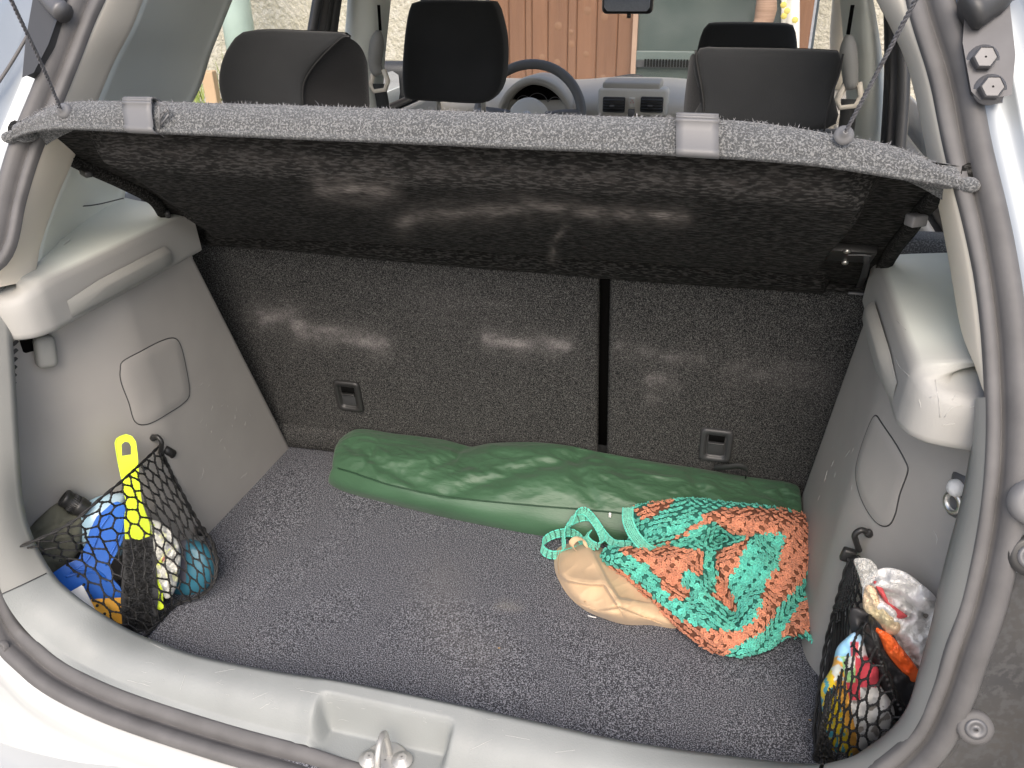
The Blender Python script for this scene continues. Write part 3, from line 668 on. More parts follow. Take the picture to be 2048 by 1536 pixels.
# left door mirror
dm = mesh("door_mirror", *boxm(PY(783, 180, 2.02)+np.array([0, .03, 0]), (.15, .07, .17), None, .03, 5), M['dgrey'], car)
V = [PY(u, v, 1.995) for u, v in [(768, 146), (785, 142), (797, 150), (800, 185), (795, 215), (765, 222)]]; mesh("mirror_glass", V, [tuple(range(6))], M['mirror'], dm, smooth=False)
# --- rear body details
def on_body(u, v, d=0.): return on_open(u, v, -.012-d)
def bolt_at(u, v, r_, name, m, hexn=True):
    c = on_body(u, v); n = np.array([0, -1, .45]); n /= np.linalg.norm(n)
    q = mesh(name, *lathe(c, n, [(r_*1.45, -.004), (r_*1.45, .002), (r_*1.1, .003)]+[(.001, .0032)], 26), m, car)
    mesh("bolt_head", *lathe(c+n*.002, n, [(r_*.9, 0), (r_*.9, .002), (r_*.6, .003), (r_*.45, .0012), (r_*.15, .0012), (.001, .003)], 20), M['steel'], q); return q
hp = [(1925, -40), (1925, 40), (1921, 95), (1938, 190), (1952, 204), (2008, 196), (2015, 120), (2005, 30), (2002, -40)]
P = [on_body(u, v, .0) for u, v in hp]; n_ = np.array([0, -.91, .41])
def slab(P, d0, d1, name, m, par, mods=()):
    P = np.array(P); k = len(P); V = np.vstack([P+n_*d0, P+n_*d1]); F = [tuple(range(k)), tuple(range(2*k-1, k-1, -1))]+[(i, (i+1) % k, (i+1) % k+k, i+k) for i in range(k)]
    return mesh(name, V, F, m, par, smooth=False, mods=mods)
hb = slab(P, -.01, .014, "hinge_bracket_or_shade", mat("hinge_paint", (.075, .075, .08), .4, metal=.4, var=.1, vs=40), car, [BEV(.002)])
for u, v in ((1962, 124), (1976, 182)):
    c = on_body(u-6, v+6)+n_*.012
    q = mesh("hinge_washer", *lathe(c, n_, [(.0135, 0), (.0135, .002), (.001, .0025)], 24), M['steel'], hb)
    mesh("hinge_bolt", *lathe(c+n_*.002, n_, [(.0105, 0), (.0105, .008), (.0092, .0095), (.0088, .0085), (.001, .0085)], 6), M['steel'], hb, smooth=False)
mesh("strut_ball", *tube(crv([on_body(2010, -60, .02), on_body(1985, -10, .022), on_body(1945, 22, .024), on_body(1932, 30, .024)], 16), [.020]*6+[.017]*4+[.016]*4+[.017, .014], 16), M['dgrey'], hb)
P = [on_body(u, v, 0) for u, v in [(86, 8), (92, -30), (142, -30), (138, 24), (112, 96), (84, 150), (66, 158), (72, 90)]]
slab(P, -.01, .0135, "hinge_bracket_or_shade", M['dgrey'], car, [BEV(.002)])  # dark slab standing in for the shaded hollow of the left hinge pocket
mesh("strut_ball", *tube(crv([on_body(88, -20, .02), on_body(112, 12, .02), on_body(128, 26, .02)], 10), .012, 12), M['steel'], car)
bar("body_seam", [on_body(u, v, .0015) for u, v in [(88, 20), (56, 70), (20, 130), (-20, 190)]], .002, M['seal'], car)
q = bolt_at(1950, 1455, .0105, "body_plug", M['seal'])
q = bolt_at(2060, 1112, .012, "body_plug", M['black'])
c = on_body(2066, 1004); mesh("rubber_stop", *lathe(c, n_, [(.020, 0), (.019, .008), (.012, .012), (.007, .009), (.001, .009)], 24), M['clip'], car)
mesh("drain_plug", *lathe(on_body(2, 1296), n_, [(.009, -.004), (.008, .002), (.006, .0025), (.003, .001), (.001, 0)], 20), M['seal'], car)
def blobv(nu=6, nv=5):
    V = [(0, 0, -1)]
    for i in range(1, nv-1):
        ph = -math.pi/2+math.pi*i/(nv-1)
        for k in range(nu): V.append((math.cos(ph)*math.cos(2*math.pi*k/nu), math.cos(ph)*math.sin(2*math.pi*k/nu), math.sin(ph)))
    V.append((0, 0, 1)); F = [(0, 1+(k+1) % nu, 1+k) for k in range(nu)]; m = nv-2
    for i in range(m-1):
        for k in range(nu): F.append((1+i*nu+k, 1+i*nu+(k+1) % nu, 1+(i+1)*nu+(k+1) % nu, 1+(i+1)*nu+k))
    e = 1+m*nu; F += [(e, 1+(m-1)*nu+k, 1+(m-1)*nu+(k+1) % nu) for k in range(nu)]
    return np.array(V, float), F
BV0, BF0 = blobv(12, 8)
# ================================================================== PARCEL SHELF
A0, B0_ = np.array([0, .237, .665]), np.array([0, .535, .449]); sv = B0_-A0; SLn = np.cross([1, 0, 0], sv); SLn /= np.linalg.norm(SLn)
if SLn@(CAM-A0) < 0: SLn = -SLn
def on_sh(u, v, d=0.): return pl(u, v, SLn, SLn@A0+d)
shelf = thing("parcel_shelf", "grey fleece parcel shelf tilted up on two cords above the boot", "parcel shelf", (0, .4, .55))
lipB = [(20, 277), (60, 262), (130, 254), (300, 261), (450, 267), (600, 273), (800, 281), (1000, 290), (1200, 298), (1350, 305), (1500, 314), (1650, 328), (1800, 352), (1938, 374)]
lipT = [(22, 272), (50, 240), (130, 206), (262, 203), (420, 206), (600, 211), (800, 218), (1000, 225), (1200, 232), (1440, 239), (1560, 251), (1640, 264), (1780, 290), (1860, 322), (1937, 366)]
LB_ = crv([on_sh(u, v) for u, v in lipB], 240)
LT_ = crv([on_sh(u, v)+0 for u, v in lipB], 240)
# the top line of the turned-down lip lies above and behind the bottom line
LTp = crv([pl(u, v, (0, 1, 0), float(np.interp(on_sh(u, v)[0], LB_[:, 0], LB_[:, 1]))+(.003 if (u < 40 or u > 1900) else .014 if u < 60 or u > 1850 else .022)) for u, v in lipT], 240)
botP = [(408, 492), (560, 503), (700, 516), (900, 534), (1100, 550), (1300, 566), (1500, 579), (1650, 590), (1735, 598)]
HB = crv([on_sh(u, v) for u, v in botP], 240)
sideL = [on_sh(u, v) for u, v in [(20, 277), (90, 310), (150, 345), (240, 385), (305, 420), (335, 462), (372, 488), (408, 492)]]
sideR = [on_sh(u, v) for u, v in [(1938, 374), (1895, 398), (1845, 445), (1815, 485), (1790, 515), (1762, 560), (1748, 582), (1735, 598)]]
SLc, SRc = crv(sideL, 110), crv(sideR, 110)
NXs, NYs = 240, 110; base = np.zeros((NYs, NXs, 3))
for j in range(NYs):
    t = j/(NYs-1)
    for i in range(NXs):
        s_ = i/(NXs-1)
        base[j, i] = (1-t)*LB_[i]+t*HB[i]+(1-s_)*SLc[j]+s_*SRc[j]-((1-s_)*(1-t)*LB_[0]+s_*(1-t)*LB_[-1]+(1-s_)*t*HB[0]+s_*t*HB[-1])
plat = [(172, 292), (200, 284), (600, 305), (1000, 322), (1400, 335), (1700, 358), (1758, 375), (1752, 400), (1715, 455), (1675, 500), (1640, 553), (1500, 541), (1100, 515), (700, 487), (415, 478), (405, 462), (330, 415), (250, 355), (195, 330), (178, 310)]
roll = [(412, 498), (700, 522), (1100, 556), (1400, 574), (1640, 588)]
H = np.zeros((NYs, NXs))
for j in range(NYs):
    for i in range(NXs):
        u, v = proj(base[j, i]); q = (u, v)
        d = pold(q, plat+[plat[0]]); ins = inpoly(u, v, plat); sdv = d if ins else -d
        h = .032*float(sst(-4, 34 if v < 420 else 24, sdv))
        if 405 < u < 1655: h = max(h, .017*math.exp(-((pold(q, roll))/15)**4))
        H[j, i] = h
P = base+SLn*(H[:, :, None]-.018)
Pf = P.reshape(-1, 3); F = [(j*NXs+i, j*NXs+i+1, (j+1)*NXs+i+1, (j+1)*NXs+i) for j in range(NYs-1) for i in range(NXs-1)]
mesh("felt_underside", Pf, F, M['under'], shelf, attrs={'dust': dustv(Pf, dshelf)})
Tp = (base-SLn*.024).reshape(-1, 3); mesh("fleece_top", Tp, F[(NXs-1)*5:], M['fleece'], shelf)
rows_ = [LB_-SLn*.007+np.array([0, .006, 0]), LB_-SLn*.004, LB_+SLn*.0035, LB_+np.array([0, -.003, .002])]
for t in np.linspace(.08, 1, 10): rows_.append(LB_+(LTp-LB_)*t+np.array([0, -1, .6])*.005*math.sin(math.pi*t))
rows_.append(LTp+np.array([0, .012, -.004])); rows_.append(LTp+np.array([0, .03, -.03]))
lipV, lipF = grid(rows_); mesh("fleece_lip", lipV, lipF, M['fleece'], shelf)
for c_, nm in ((SLc, "shelf_edge"), (SRc, "shelf_edge")): mesh(nm, *tube(c_-SLn*.014, .009, 8), M['under'], shelf)
mesh("hinge_edge", *tube(HB-SLn*.012, .007, 8), M['under'], shelf)
for e_ in (0, -1): mesh("fleece_tip", np.array((LB_[e_]+LTp[e_])/2)+BV0*[.010, .010, .007], BF0, M['fleece'], shelf)
for e_ in (5, -6): mesh("fleece_tip", np.array((LB_[e_]+LTp[e_])/2)+np.array([0, .012, .0])+BV0*[.014, .014, .009], BF0, M['fleece'], shelf)
for e_ in (4, -5): mesh("fleece_tip", np.array(LTp[e_])+np.array([0, .012, -.008])+BV0*[.016, .013, .009], BF0, M['fleece'], shelf)
# loose fibres along the lip
fb = []
nLr = len(rows_)-2
for k in range(5200):
    i = rng.integers(2, 238); t = rng.random()
    if k % 4 == 0: t = .97+.03*rng.random()
    elif k % 4 == 1: t = .03*rng.random()
    p = LB_[i]+(LTp[i]-LB_[i])*t+np.array([0, -1, .6])*.005*math.sin(math.pi*t)
    d = rng.normal(size=3)*.6+np.array([0, -.5, .6 if t > .5 else -.1]); d /= np.linalg.norm(d); L_ = .0018+.0028*rng.random()**2+(.008 if rng.random() < .006 else 0)
    e = rng.normal(size=3); e -= d*(e@d); e /= np.linalg.norm(e)
    w_ = np.cross(d, e)*.00022
    a = p-d*.0008; b_ = p+d*L_*.6+e*L_*.15; c_ = p+d*L_+e*L_*.55
    fb.append((np.array([a-w_, a+w_, b_+w_, b_-w_, c_]), [(0, 1, 2, 3), (3, 2, 4)]))
mesh("loose_fibres", *join(fb), mat("pale_fibre", (.30, .30, .31), .9), shelf, smooth=False, kind="stuff")
# plastic clips over the lip
def clip(u0, u1, openside):
    c0 = [float(np.interp(u, [p[0] for p in lipB], range(len(lipB)))) for u in (u0, u1)]
    def at(u, t):
        ub = np.array([proj(q)[0] for q in LB_]); i = np.interp(u, ub, np.arange(240)); a = np.array([np.interp(i, np.arange(240), LB_[:, k]) for k in range(3)])
        ut = np.array([proj(q)[0] for q in LTp]); i = np.interp(u, ut, np.arange(240)); b_ = np.array([np.interp(i, np.arange(240), LTp[:, k]) for k in range(3)])
        return a+(b_-a)*t
    rows_ = []
    pr = [(-.10, -.006, .010), (-.13, .004, 0), (-.10, .009, 0), (-.02, .0105, 0), (.05, .0088, 0), (.5, .012, 0), (.76, .0115, 0), (.78, .0128, 0), (.83, .0128, 0), (.84, .0110, 0), (.865, .0110, 0), (.875, .0128, 0), (.92, .0128, 0), (.93, .0108, 0), (.95, .0108, 0), (.96, .0125, 0), (1.02, .010, 0), (1.06, .002, 0), (1.04, -.012, 0)]
    un = np.array([0, -.86, .5])
    for t, d, e in pr: rows_.append([at(u, t)+un*d+np.array([0, e, 0]) for u in np.linspace(u0, u1, 6)])
    return mesh("shelf_clip", *grid(rows_), M['clip'], shelf, mods=[SOL(.0018, 0)])
k1_ = clip(261, 318, 1); k2_ = clip(1353, 1437, 0)
c = on_sh(326, 232)+np.array([0, .0, .026]);
for a, b_ in (((318, 205), (334, 212)), ((334, 212), (338, 228)), ((338, 228), (322, 250)), ((320, 228), (338, 220)), ((320, 240), (332, 218)), ((318, 212), (320, 262))):
    yy = float(np.interp(on_sh(325, 262)[0], LB_[:, 0], LB_[:, 1]))-.002
    mesh("clip_web", *tube([PY(*a, yy), PY(*b_, yy)], .0011, 6), M['clip'], k1_)
# cords with their grommets
for (u, v), (tu, tv), lab in (((127, 221), (22, 0), 'l'), ((1688, 270), (1831, 0), 'r')):
    c = pl(u, v, (0, 1, 0), float(np.interp(on_sh(u, v)[0], LB_[:, 0], LB_[:, 1]))+.006)
    n2 = np.array([0, -.86, .5]); mesh("cord_grommet", *lathe(c, n2, [(.0085, -.002), (.0085, .0005), (.006, .0025), (.003, .004), (.0022, .008), (.001, .008)], 20), M['clip'], shelf)
    far = CAM+ray(tu, tv)*(.72 if lab == 'l' else .60); d = far-c; e = c+d*2.2
    L_ = crv([c+n2*.004, c+d*.5, far, e], 260); dd = d/np.linalg.norm(d); s1 = np.cross(dd, [0, 1, 0]); s1 /= np.linalg.norm(s1); s2 = np.cross(dd, s1)
    prt = []
    for ph in (0, 2.09, 4.19):
        prt.append(tube(np.array([p+(s1*math.cos(i*.55+ph)+s2*math.sin(i*.55+ph))*.00095 for i, p in enumerate(L_)]), .0010, 5))
    mesh("lifting_cord", *join(prt), M['cord'], shelf)
# right hinge hardware, left strap
def shbox(u, v, w_, h_, d0, d1, m, name, bev=.001):
    ex = np.array([1., 0, 0]); ey = np.cross(SLn, ex); MM = Matrix(((ex[0], ey[0], SLn[0]), (ex[1], ey[1], SLn[1]), (ex[2], ey[2], SLn[2]))).to_4x4()
    return mesh(name, *boxm(on_sh(u, v)+SLn*(d0+d1)/2, (w_, h_, abs(d1-d0)), MM, bev), m, shelf)
hbk = shbox(1700, 527, .052, .040, -.018, -.008, M['black'], "hinge_plate")
for u, v in ((1693, 515), (1689, 537)): mesh("screw", *lathe(on_sh(u, v)-SLn*.008, SLn, [(.0042, 0), (.0038, .002), (.0028, .0026), (.0014, .0014), (.001, .0014)], 14), M['chrome'], hbk)
mesh("hinge_arm", *grid([[on_sh(u, v, d)+0 for u, v in [(1727, 512), (1727, 530), (1722, 550), (1712, 575)]] for d in (-.006,)]+[[on_sh(u+13, v, -.006) for u, v in [(1727, 512), (1727, 530), (1722, 550), (1712, 575)]]]), M['dgrey'], hbk, mods=[SOL(.002)])
bar("plate_edge", [on_sh(u, v, -.006) for u, v in [(1695, 510), (1728, 510), (1742, 512)]], .0009, M['clip'], hbk, 8)
bar("pivot_pin", [on_sh(u, v, -.004) for u, v in [(1697, 586), (1728, 588)]], .0018, M['clip'], hbk, 4)
bar("hinge_strap", [on_sh(u, v, -.010) for u, v in [(334, 425), (342, 450), (360, 468), (378, 478)]], .004, M['dgrey'], shelf, 14)
mesh("side_catch", *boxm(on_sh(1832, 440, .0), (.018, .014, .012), Matrix.Rotation(R(30), 4, 'Z'), .002), M['clip'], shelf)
mesh("side_catch", *boxm(on_sh(172, 346, .0), (.026, .010, .008), Matrix.Rotation(R(-35), 4, 'Z'), .002), M['black'], shelf)
# ================================================================== OUTSIDE
def ext(o, kind='structure'): o['kind'] = kind; return o
GZ = -.65
gr_ = ext(mesh("ground", [(-60, -60, GZ), (60, -60, GZ), (60, 60, GZ), (-60, 60, GZ)], [(0, 1, 2, 3)], mat("driveway_gravel", (.26, .25, .235), .9, c2=(.34, .33, .31), vs=2, speck=(.40, .39, .37), ss=40, bump=.6, bs=60, bdist=.01), smooth=False))
def wall_y(name, u0, u1, y, m, z1=2.6, dep=.25, label=None, cat=None, x0=None, x1=None):
    a = PY(u0, 100, y)[0] if x0 is None else x0; b_ = PY(u1, 100, y)[0] if x1 is None else x1
    o = mesh(name, *boxm(((a+b_)/2, y+dep/2, (GZ+z1)/2), (b_-a, dep, z1-GZ)), m, None, smooth=False)
    if label: tag(o, label, cat)
    return o
stucco = mat("beige_stucco", (.42, .40, .32), .95, c2=(.47, .45, .37), vs=3, speck=(.52, .50, .43), ss=30, bump=1., bs=38, bdist=.02)
wall_y("house_wall", 0, 974, 5.15, stucco, label="cream roughcast house wall behind the driver's side windows", cat="wall", x0=-9)
# timber planks
pw = thing("plank_wall", "upright orange brown timber plank cladding seen through the windscreen", "wall", (PY(1120, 100, 5)[0], 5.1, GZ))
xa, xb = PY(974, 100, 5)[0], PY(1266, 100, 5)[0]; edges = [974, 1012, 1045, 1058, 1090, 1130, 1148, 1188, 1230, 1266]
pmats = [mat("timber_%s" % n, c, .6, c2=c2, vs=4, bump=.3, bs=60, squash=(14, 14, .8)) for n, c, c2 in (("warm", (.17, .082, .042), (.20, .098, .05)), ("red", (.15, .072, .037), (.18, .088, .045)), ("light", (.19, .096, .052), (.165, .082, .043)))]
knot = mat("timber_knot", (.20, .105, .055), .6)
for i in range(len(edges)-1):
    a, b_ = PY(edges[i], 100, 5)[0]+.001, PY(edges[i+1], 100, 5)[0]-.001
    pk = mesh("plank", *boxm(((a+b_)/2, 5.1, 1.0), (b_-a, .04, 3.3), None, .006, 1), pmats[i % 3], pw, smooth=False)
    for k in range(2):
        z = -.1+rng.random()*.75; x = lerp(a, b_, .3+.4*rng.random()); mesh("knot", *lathe((x, 5.079, z), (0, -1, 0), [(.016+.01*rng.random(), 0), (.010, .002), (.001, .002)], 10), knot, pk)
mesh("backing_board", *boxm(((xa+xb)/2, 5.16, 1.0), (xb-xa, .04, 3.3)), mat("dark_backing", (.16, .085, .045), .9), pw, smooth=False)
# dark glazed door
gd = thing("glazed_door", "dark green tinted glass door panel standing right of the timber planks", "door", (PY(1400, 100, 5)[0], 5., GZ))
xa, xb = PY(1268, 100, 5)[0], PY(1600, 100, 5)[0]
mesh("door_glass", *boxm(((xa+xb)/2, 5.05, 1.0), (xb-xa, .03, 3.3)), mat("dark_door_glass", (.055, .075, .068), .16, c2=(.085, .105, .095), vs=3, spec=.6), gd, smooth=False)
mesh("door_rail", *boxm(((xa+xb)/2, 5.02, PY(1320, 112, 5)[2]), (xb-xa, .03, .055), None, .005), mat("green_grey_rail", (.10, .13, .12), .4), gd, smooth=False)
for k in range(22): mesh("grille_slot", *boxm((PY(1290+k*6, 127, 4.99)[0], 5.0, PY(1320, 126, 5)[2]), (.011, .012, .045)), M['void'], gd, smooth=False)
mesh("grille_bar", *boxm(((xa+xb)/2, 5.012, PY(1320, 126, 5)[2]), (xb-xa, .01, .055)), M['dgrey'], gd, smooth=False)
mesh("door_edge", *boxm((xa, 5.03, 1.0), (.03, .06, 3.3)), mat("door_edge_paint", (.35, .24, .17), .6), gd, smooth=False)
# things beyond the passenger seat
P = [PY(u, v, 4.6) for u, v in [(1512, 50), (1532, -40), (1565, -40), (1545, 50)]]
def prismy(P, d, name, m, par=None, mods=()):
    P = np.array(P); k = len(P); V = np.vstack([P, P+np.array([0, d, 0])]); F = [tuple(range(k)), tuple(range(2*k-1, k-1, -1))]+[(i, (i+1) % k, (i+1) % k+k, i+k) for i in range(k)]
    return mesh(name, V, F, m, par, smooth=False, mods=mods)
L_ = [PY(1533, -260, 4.6), PY(1531, -60, 4.6), PY(1533, 10, 4.6), PY(1526, 50, 4.6), PY(1515, 120, 4.6), PY(1505, 700, 4.6)]
o = mesh("wicker_roll", *tube(crv(L_, 60), [.055+.003*math.sin(k*1.9) for k in range(60)], 14), mat("striped_wicker", (.36, .24, .17), .8, c2=(.28, .18, .12), vs=20, squash=(.3, .3, 6)), None); tag(o, "leaning roll of striped tan wicker matting beside the yellow patterned cloth", "matting roll")
yl = mat("yellow_print", (.55, .48, .12), .8)
o = thing("patterned_cloth", "white cloth with yellow flower print hanging beside an orange board", "cloth", PY(1580, 50, 4.7)); o.location.z = .0
cm = mesh("cloth", *grid([[PY(1562+k*7, v, 4.7)+np.array([0, .02*math.sin(k*1.3+v*.01), 0]) for k in range(6)] for v in (-200, -80, 0, 60, 140, 260)]), mat("white_cloth", (.78, .78, .72), .8), o, mods=[SOL(.01)])
for u, v in ((1567, 10), (1574, 22), (1568, 32), (1580, -20), (1590, 40)): mesh("flower", *lathe(PY(u, v, 4.64), (0, -1, 0), [(.018, 0), (.012, .004), (.001, .004)], 7), yl, cm)
o = mesh("orange_board", *boxm((PY(1610, 0, 4.8)[0], 4.85, .9), (.11, .06, 3.1), None, .01), pmats[0], None, smooth=False); tag(o, "narrow orange wooden board standing right of the yellow printed cloth", "board")
wall_y("side_wall", 0, 0, 5.6, stucco, label="cream wall closing the yard beyond the passenger side", cat="wall", x0=PY(1640, 0, 5.6)[0], x1=9)
# downpipe, fence post, grass
pp = PY(470, 0, 4.6); o = mesh("downpipe", *tube([(pp[0], 4.6, GZ), (pp[0]-.02, 4.6, 3)], .10, 16), mat("pale_green_pipe", (.50, .64, .58), .4), None); tag(o, "pale green downpipe standing before the cream house wall at far left", "downpipe")
fp = PY(424, 150, 4.0); o = mesh("fence_post", *boxm((fp[0]-.02, 4.0, (GZ+.25)/2), (.07, .07, .25-GZ), Matrix.Rotation(.2, 4, 'Z'), .006), mat("weathered_post", (.50, .36, .22), .8), None, smooth=False); tag(o, "short weathered wooden fence post standing in green weeds", "fence post")
pr_ = []
for k in range(900):
    x = fp[0]-.9+rng.random()*1.5; y = 4.1+rng.random()*.8; h = .25+.75*rng.random(); a = rng.random()*6.28; w_ = .006+.006*rng.random()
    d = np.array([math.cos(a), math.sin(a), 0]); b_ = np.array([x, y, GZ]); l = rng.normal(size=2)*.12
    pr_.append((np.array([b_-d*w_, b_+d*w_, b_+d*w_+[l[0]*.4, l[1]*.4, h*.6], b_-d*w_+[l[0]*.4, l[1]*.4, h*.6], b_+[l[0], l[1], h]]), [(0, 1, 2, 3), (3, 2, 4)]))
o = mesh("tall_grass", *join(pr_), mat("green_leaves", (.20, .30, .055), .7, c2=(.36, .40, .12), vs=8), None, smooth=False, kind="stuff")
o['label'] = "tall green weeds growing round the fence post"; o['category'] = "weeds"
# ================================================================== THINGS IN THE BOOT
def plane3(a, b):
    a = np.asarray(a); b = np.asarray(b); d = b-a; d /= np.linalg.norm(d); n = CAM-(a+b)/2; n -= d*(n@d); n /= np.linalg.norm(n); return n, float(n@a)
def star(px, n=120): return crv([(u, v, 0) for u, v in px], n, True)[:, :2]
def puff(name, px, pln, hgt, m, parent=None, rows=22, n=110, seed=0, wr=.0, ws=.05, ex=2.2, fold=(), colf=None, back=.01, ctr=None, mats=None, sub=None):
    N_, D_ = pln; B = star(px, n); c = B.mean(0) if ctr is None else np.array(ctr, float); V = []; cols = []; R_ = list(np.linspace(1, 0, rows)**.85)
    for r in R_:
        for b in B:
            u, v = c+(b-c)*max(r, .003); h = hgt*(1-r**ex)**.6 if r < 1 else 0
            if wr: h += wr*(nz(u, v, seed*7.3, ws)+.5*nz(u, v, seed*3.1+5, ws*2.3))*(1-r**8)
            for L, a, w_ in fold:
                h += a*math.exp(-(pold((u, v), L)/w_)**2)*(1-r**10)
            V.append(pl(u, v, N_, D_+h)); 
            if colf: cols.append(colf(u, v))
    F = [(i*n+j, i*n+(j+1) % n, (i+1)*n+(j+1) % n, (i+1)*n+j) for i in range(rows-1) for j in range(n)]
    k = len(V)
    for b in B: V.append(pl(*(c+(b-c)*.97), N_, D_-back)); cols.append(colf(*b) if colf else 0)
    F += [(k+j, k+(j+1) % n, (j+1) % n, j) for j in range(n)]+[tuple(range(k+n-1, k-1, -1))]
    return mesh(name, V, F, m, parent, attrs={'col': cols} if colf else None)
def cut(name, px, pln, d0, d1, m, parent=None, bev=.001, hole=None, n=None, smooth=False):
    N_, D_ = pln
    if n: px = [tuple(q) for q in star(px, n)]
    if hole:
        hole = [tuple(q) for q in star(hole, len(px))]
        rows_ = [[pl(u, v, N_, D_+d) for u, v in P] for P, d in ((px, d1), (hole, d1), (hole, d0), (px, d0), (px, d1))]
        return mesh(name, *grid(rows_, True), m, parent, smooth=smooth)
    P = [pl(u, v, N_, D_) for u, v in px]; k = len(P); V = np.vstack([np.array(P)+N_*d0, np.array(P)+N_*d1]); F = [tuple(range(k)), tuple(range(2*k-1, k-1, -1))]+[(i, (i+1) % k, (i+1) % k+k, i+k) for i in range(k)]
    return mesh(name, V, F, m, parent, smooth=smooth, mods=[BEV(bev)] if bev else ())
Zf = lambda ox, oy, s, L: [(ox+x/s, oy+y/s) for x, y in L]
# ---------------------------------------------------------------- green bag
gb = thing("storage_bag", "long crumpled dark green nylon bag lying against the rear seat back", "bag", PZ(1100, 1000, 0))
Fp = crv([PZ(u, v, .001) for u, v in [(655, 968), (700, 987), (800, 1013), (900, 1037), (1000, 1057), (1085, 1072), (1200, 1087), (1350, 1112), (1500, 1132), (1602, 1120)]], 300)
Sp = crv([PZ(u, v, z) for u, v, z in [(664, 936, .038), (700, 946, .044), (735, 958, .046), (787, 975, .046), (887, 995, .046), (951, 1003, .048), (1069, 1015, .050), (1186, 1024, .050), (1350, 1042, .048), (1500, 1062, .046), (1603, 1060, .040)]], 300)
Bp = crv([on_seat(u, v, .006) for u, v in [(684, 874), (720, 858), (790, 867), (880, 878), (925, 889), (945, 893), (985, 886), (1060, 884), (1130, 890), (1200, 904), (1300, 922), (1400, 937), (1480, 951), (1560, 962), (1598, 968)]], 300)
folds = [([(890, 993), (960, 962), (1060, 937), (1170, 905)], -.010, 15), ([(890, 990), (840, 968), (770, 935), (700, 890)], -.0075, 12), ([(1150, 890), (1160, 950), (1195, 1008)], -.006, 12), ([(1383, 940), (1400, 980), (1432, 1010)], -.007, 11), ([(925, 893), (908, 915), (868, 928)], -.007, 8), ([(1000, 900), (1060, 925), (1120, 960)], .005, 22),
 ([(1110, 900), (1040, 915), (985, 905)], -.003, 7), ([(700, 945), (730, 930), (745, 900)], -.004, 7), ([(760, 965), (740, 930), (720, 905)], .004, 8), ([(840, 985), (820, 960), (790, 948)], -.003, 6), ([(900, 945), (940, 930), (970, 940)], -.003, 6), ([(1240, 930), (1260, 980), (1300, 1010)], -.003, 16), ([(1500, 960), (1520, 985), (1560, 1000)], -.004, 9), ([(1560, 975), (1575, 1000), (1570, 1030)], -.005, 8), ([(1000, 985), (1060, 975), (1150, 990)], .003, 10)]
rows_ = []
def wr(p, a=1.):
    u, v = proj(p); d = 0
    for L, am, w_ in folds: d += am*math.exp(-(pold((u, v), L)/w_)**2)
    x, y = p[0], p[1]; r = nz(x*9, y*26, 0, 1.)*.003-.0085*abs(nz(x*8+y*9, y*15-x*3, 31, 1.))-.0055*abs(nz(x*17-y*14, y*30+x*6, 37, 1.))-.002*abs(nz(x*40+y*20, y*70, 41, 1.))+.003+max(0, 1-abs(nz(x*14+y*20, y*34, 3, 1.)*2.4))**3*.0010+max(0, 1-abs(nz(x*26-y*22, y*60, 13, 1.)*3))**2*.0008+max(0, 1-abs(nz(x*45+y*60, y*120, 23, 1.)*3))**2*.0007
    return (d+r)*a
for t in np.linspace(0, 1, 10):
    r = Fp+(Sp-Fp)*t+np.array([0, -1, .2])*.008*math.sin(math.pi*t)
    rows_.append(np.array([p+np.array([0, -1, .25])*(nz(p[0]*12, p[2]*30, 9)*.003*math.sin(math.pi*t)) for p in r]))
for t in np.linspace(.02, 1, 64):
    r = Sp+(Bp-Sp)*t+np.array([0, -.15, 1])*.016*(math.sin(math.pi*t**.85))**.8
    k = math.sin(math.pi*min(1, t*1.0+.0))**.4
    rows_.append(np.array([p+np.array([0, -.35, .9])*wr(p, max(.0, k)) for p in r]))
rows_.append(Bp+np.array([0, .0, -.03]))
allv = np.array(rows_); m_ = allv.shape[1]
for i in range(allv.shape[0]):               # round the ends
    for e, idx in ((1, range(0, 9)), (-1, range(m_-9, m_))):
        for j in idx:
            d = (j if e > 0 else m_-1-j)/9.; allv[i, j] = allv[i, j]*1; c_ = (allv[0, j]+allv[-1, j])/2; k = (1-(1-d)**2)**.5; allv[i, j] = c_+(allv[i, j]-c_)*(.90+.10*k)
            allv[i, j, 2] = max(allv[i, j, 2], .0005)
V, F = grid(list(allv)); nG = len(allv); F = F+[tuple(i*m_ for i in range(nG)), tuple(i*m_+m_-1 for i in range(nG-1, -1, -1))]
green = mat("green_nylon", (.036, .092, .046), .48, c2=(.046, .112, .058), vs=8, bump=.35, bs=130, bdist=.0012, squash=(1, 3, 3), spec=.55, sheen=.1)
mesh("bag_cover", V, F, green, gb)
mesh("seam", *tube((Sp*.5+np.array(rows_[10])*.5)[6:-6:2]+np.array([0, -.001, .0015]), .0014, 6), mat("dark_green_seam", (.012, .045, .02), .7), gb)
hd = [on_seat(1430, 935, .012), on_seat(1455, 934, .03), on_seat(1480, 932, .034), on_seat(1495, 940, .028), on_seat(1492, 956, .022)]
hdl = crv(hd, 30); mesh("carry_strap", *grid([hdl+np.array([0, -.002, .007]), hdl+np.array([0, .004, -.006])]), M['belt'], gb, mods=[SOL(.002)])
mesh("seam_tag", *boxm(PZ(1220, 1030, .052), (.004, .003, .008), None, .0005), M['white'], gb)
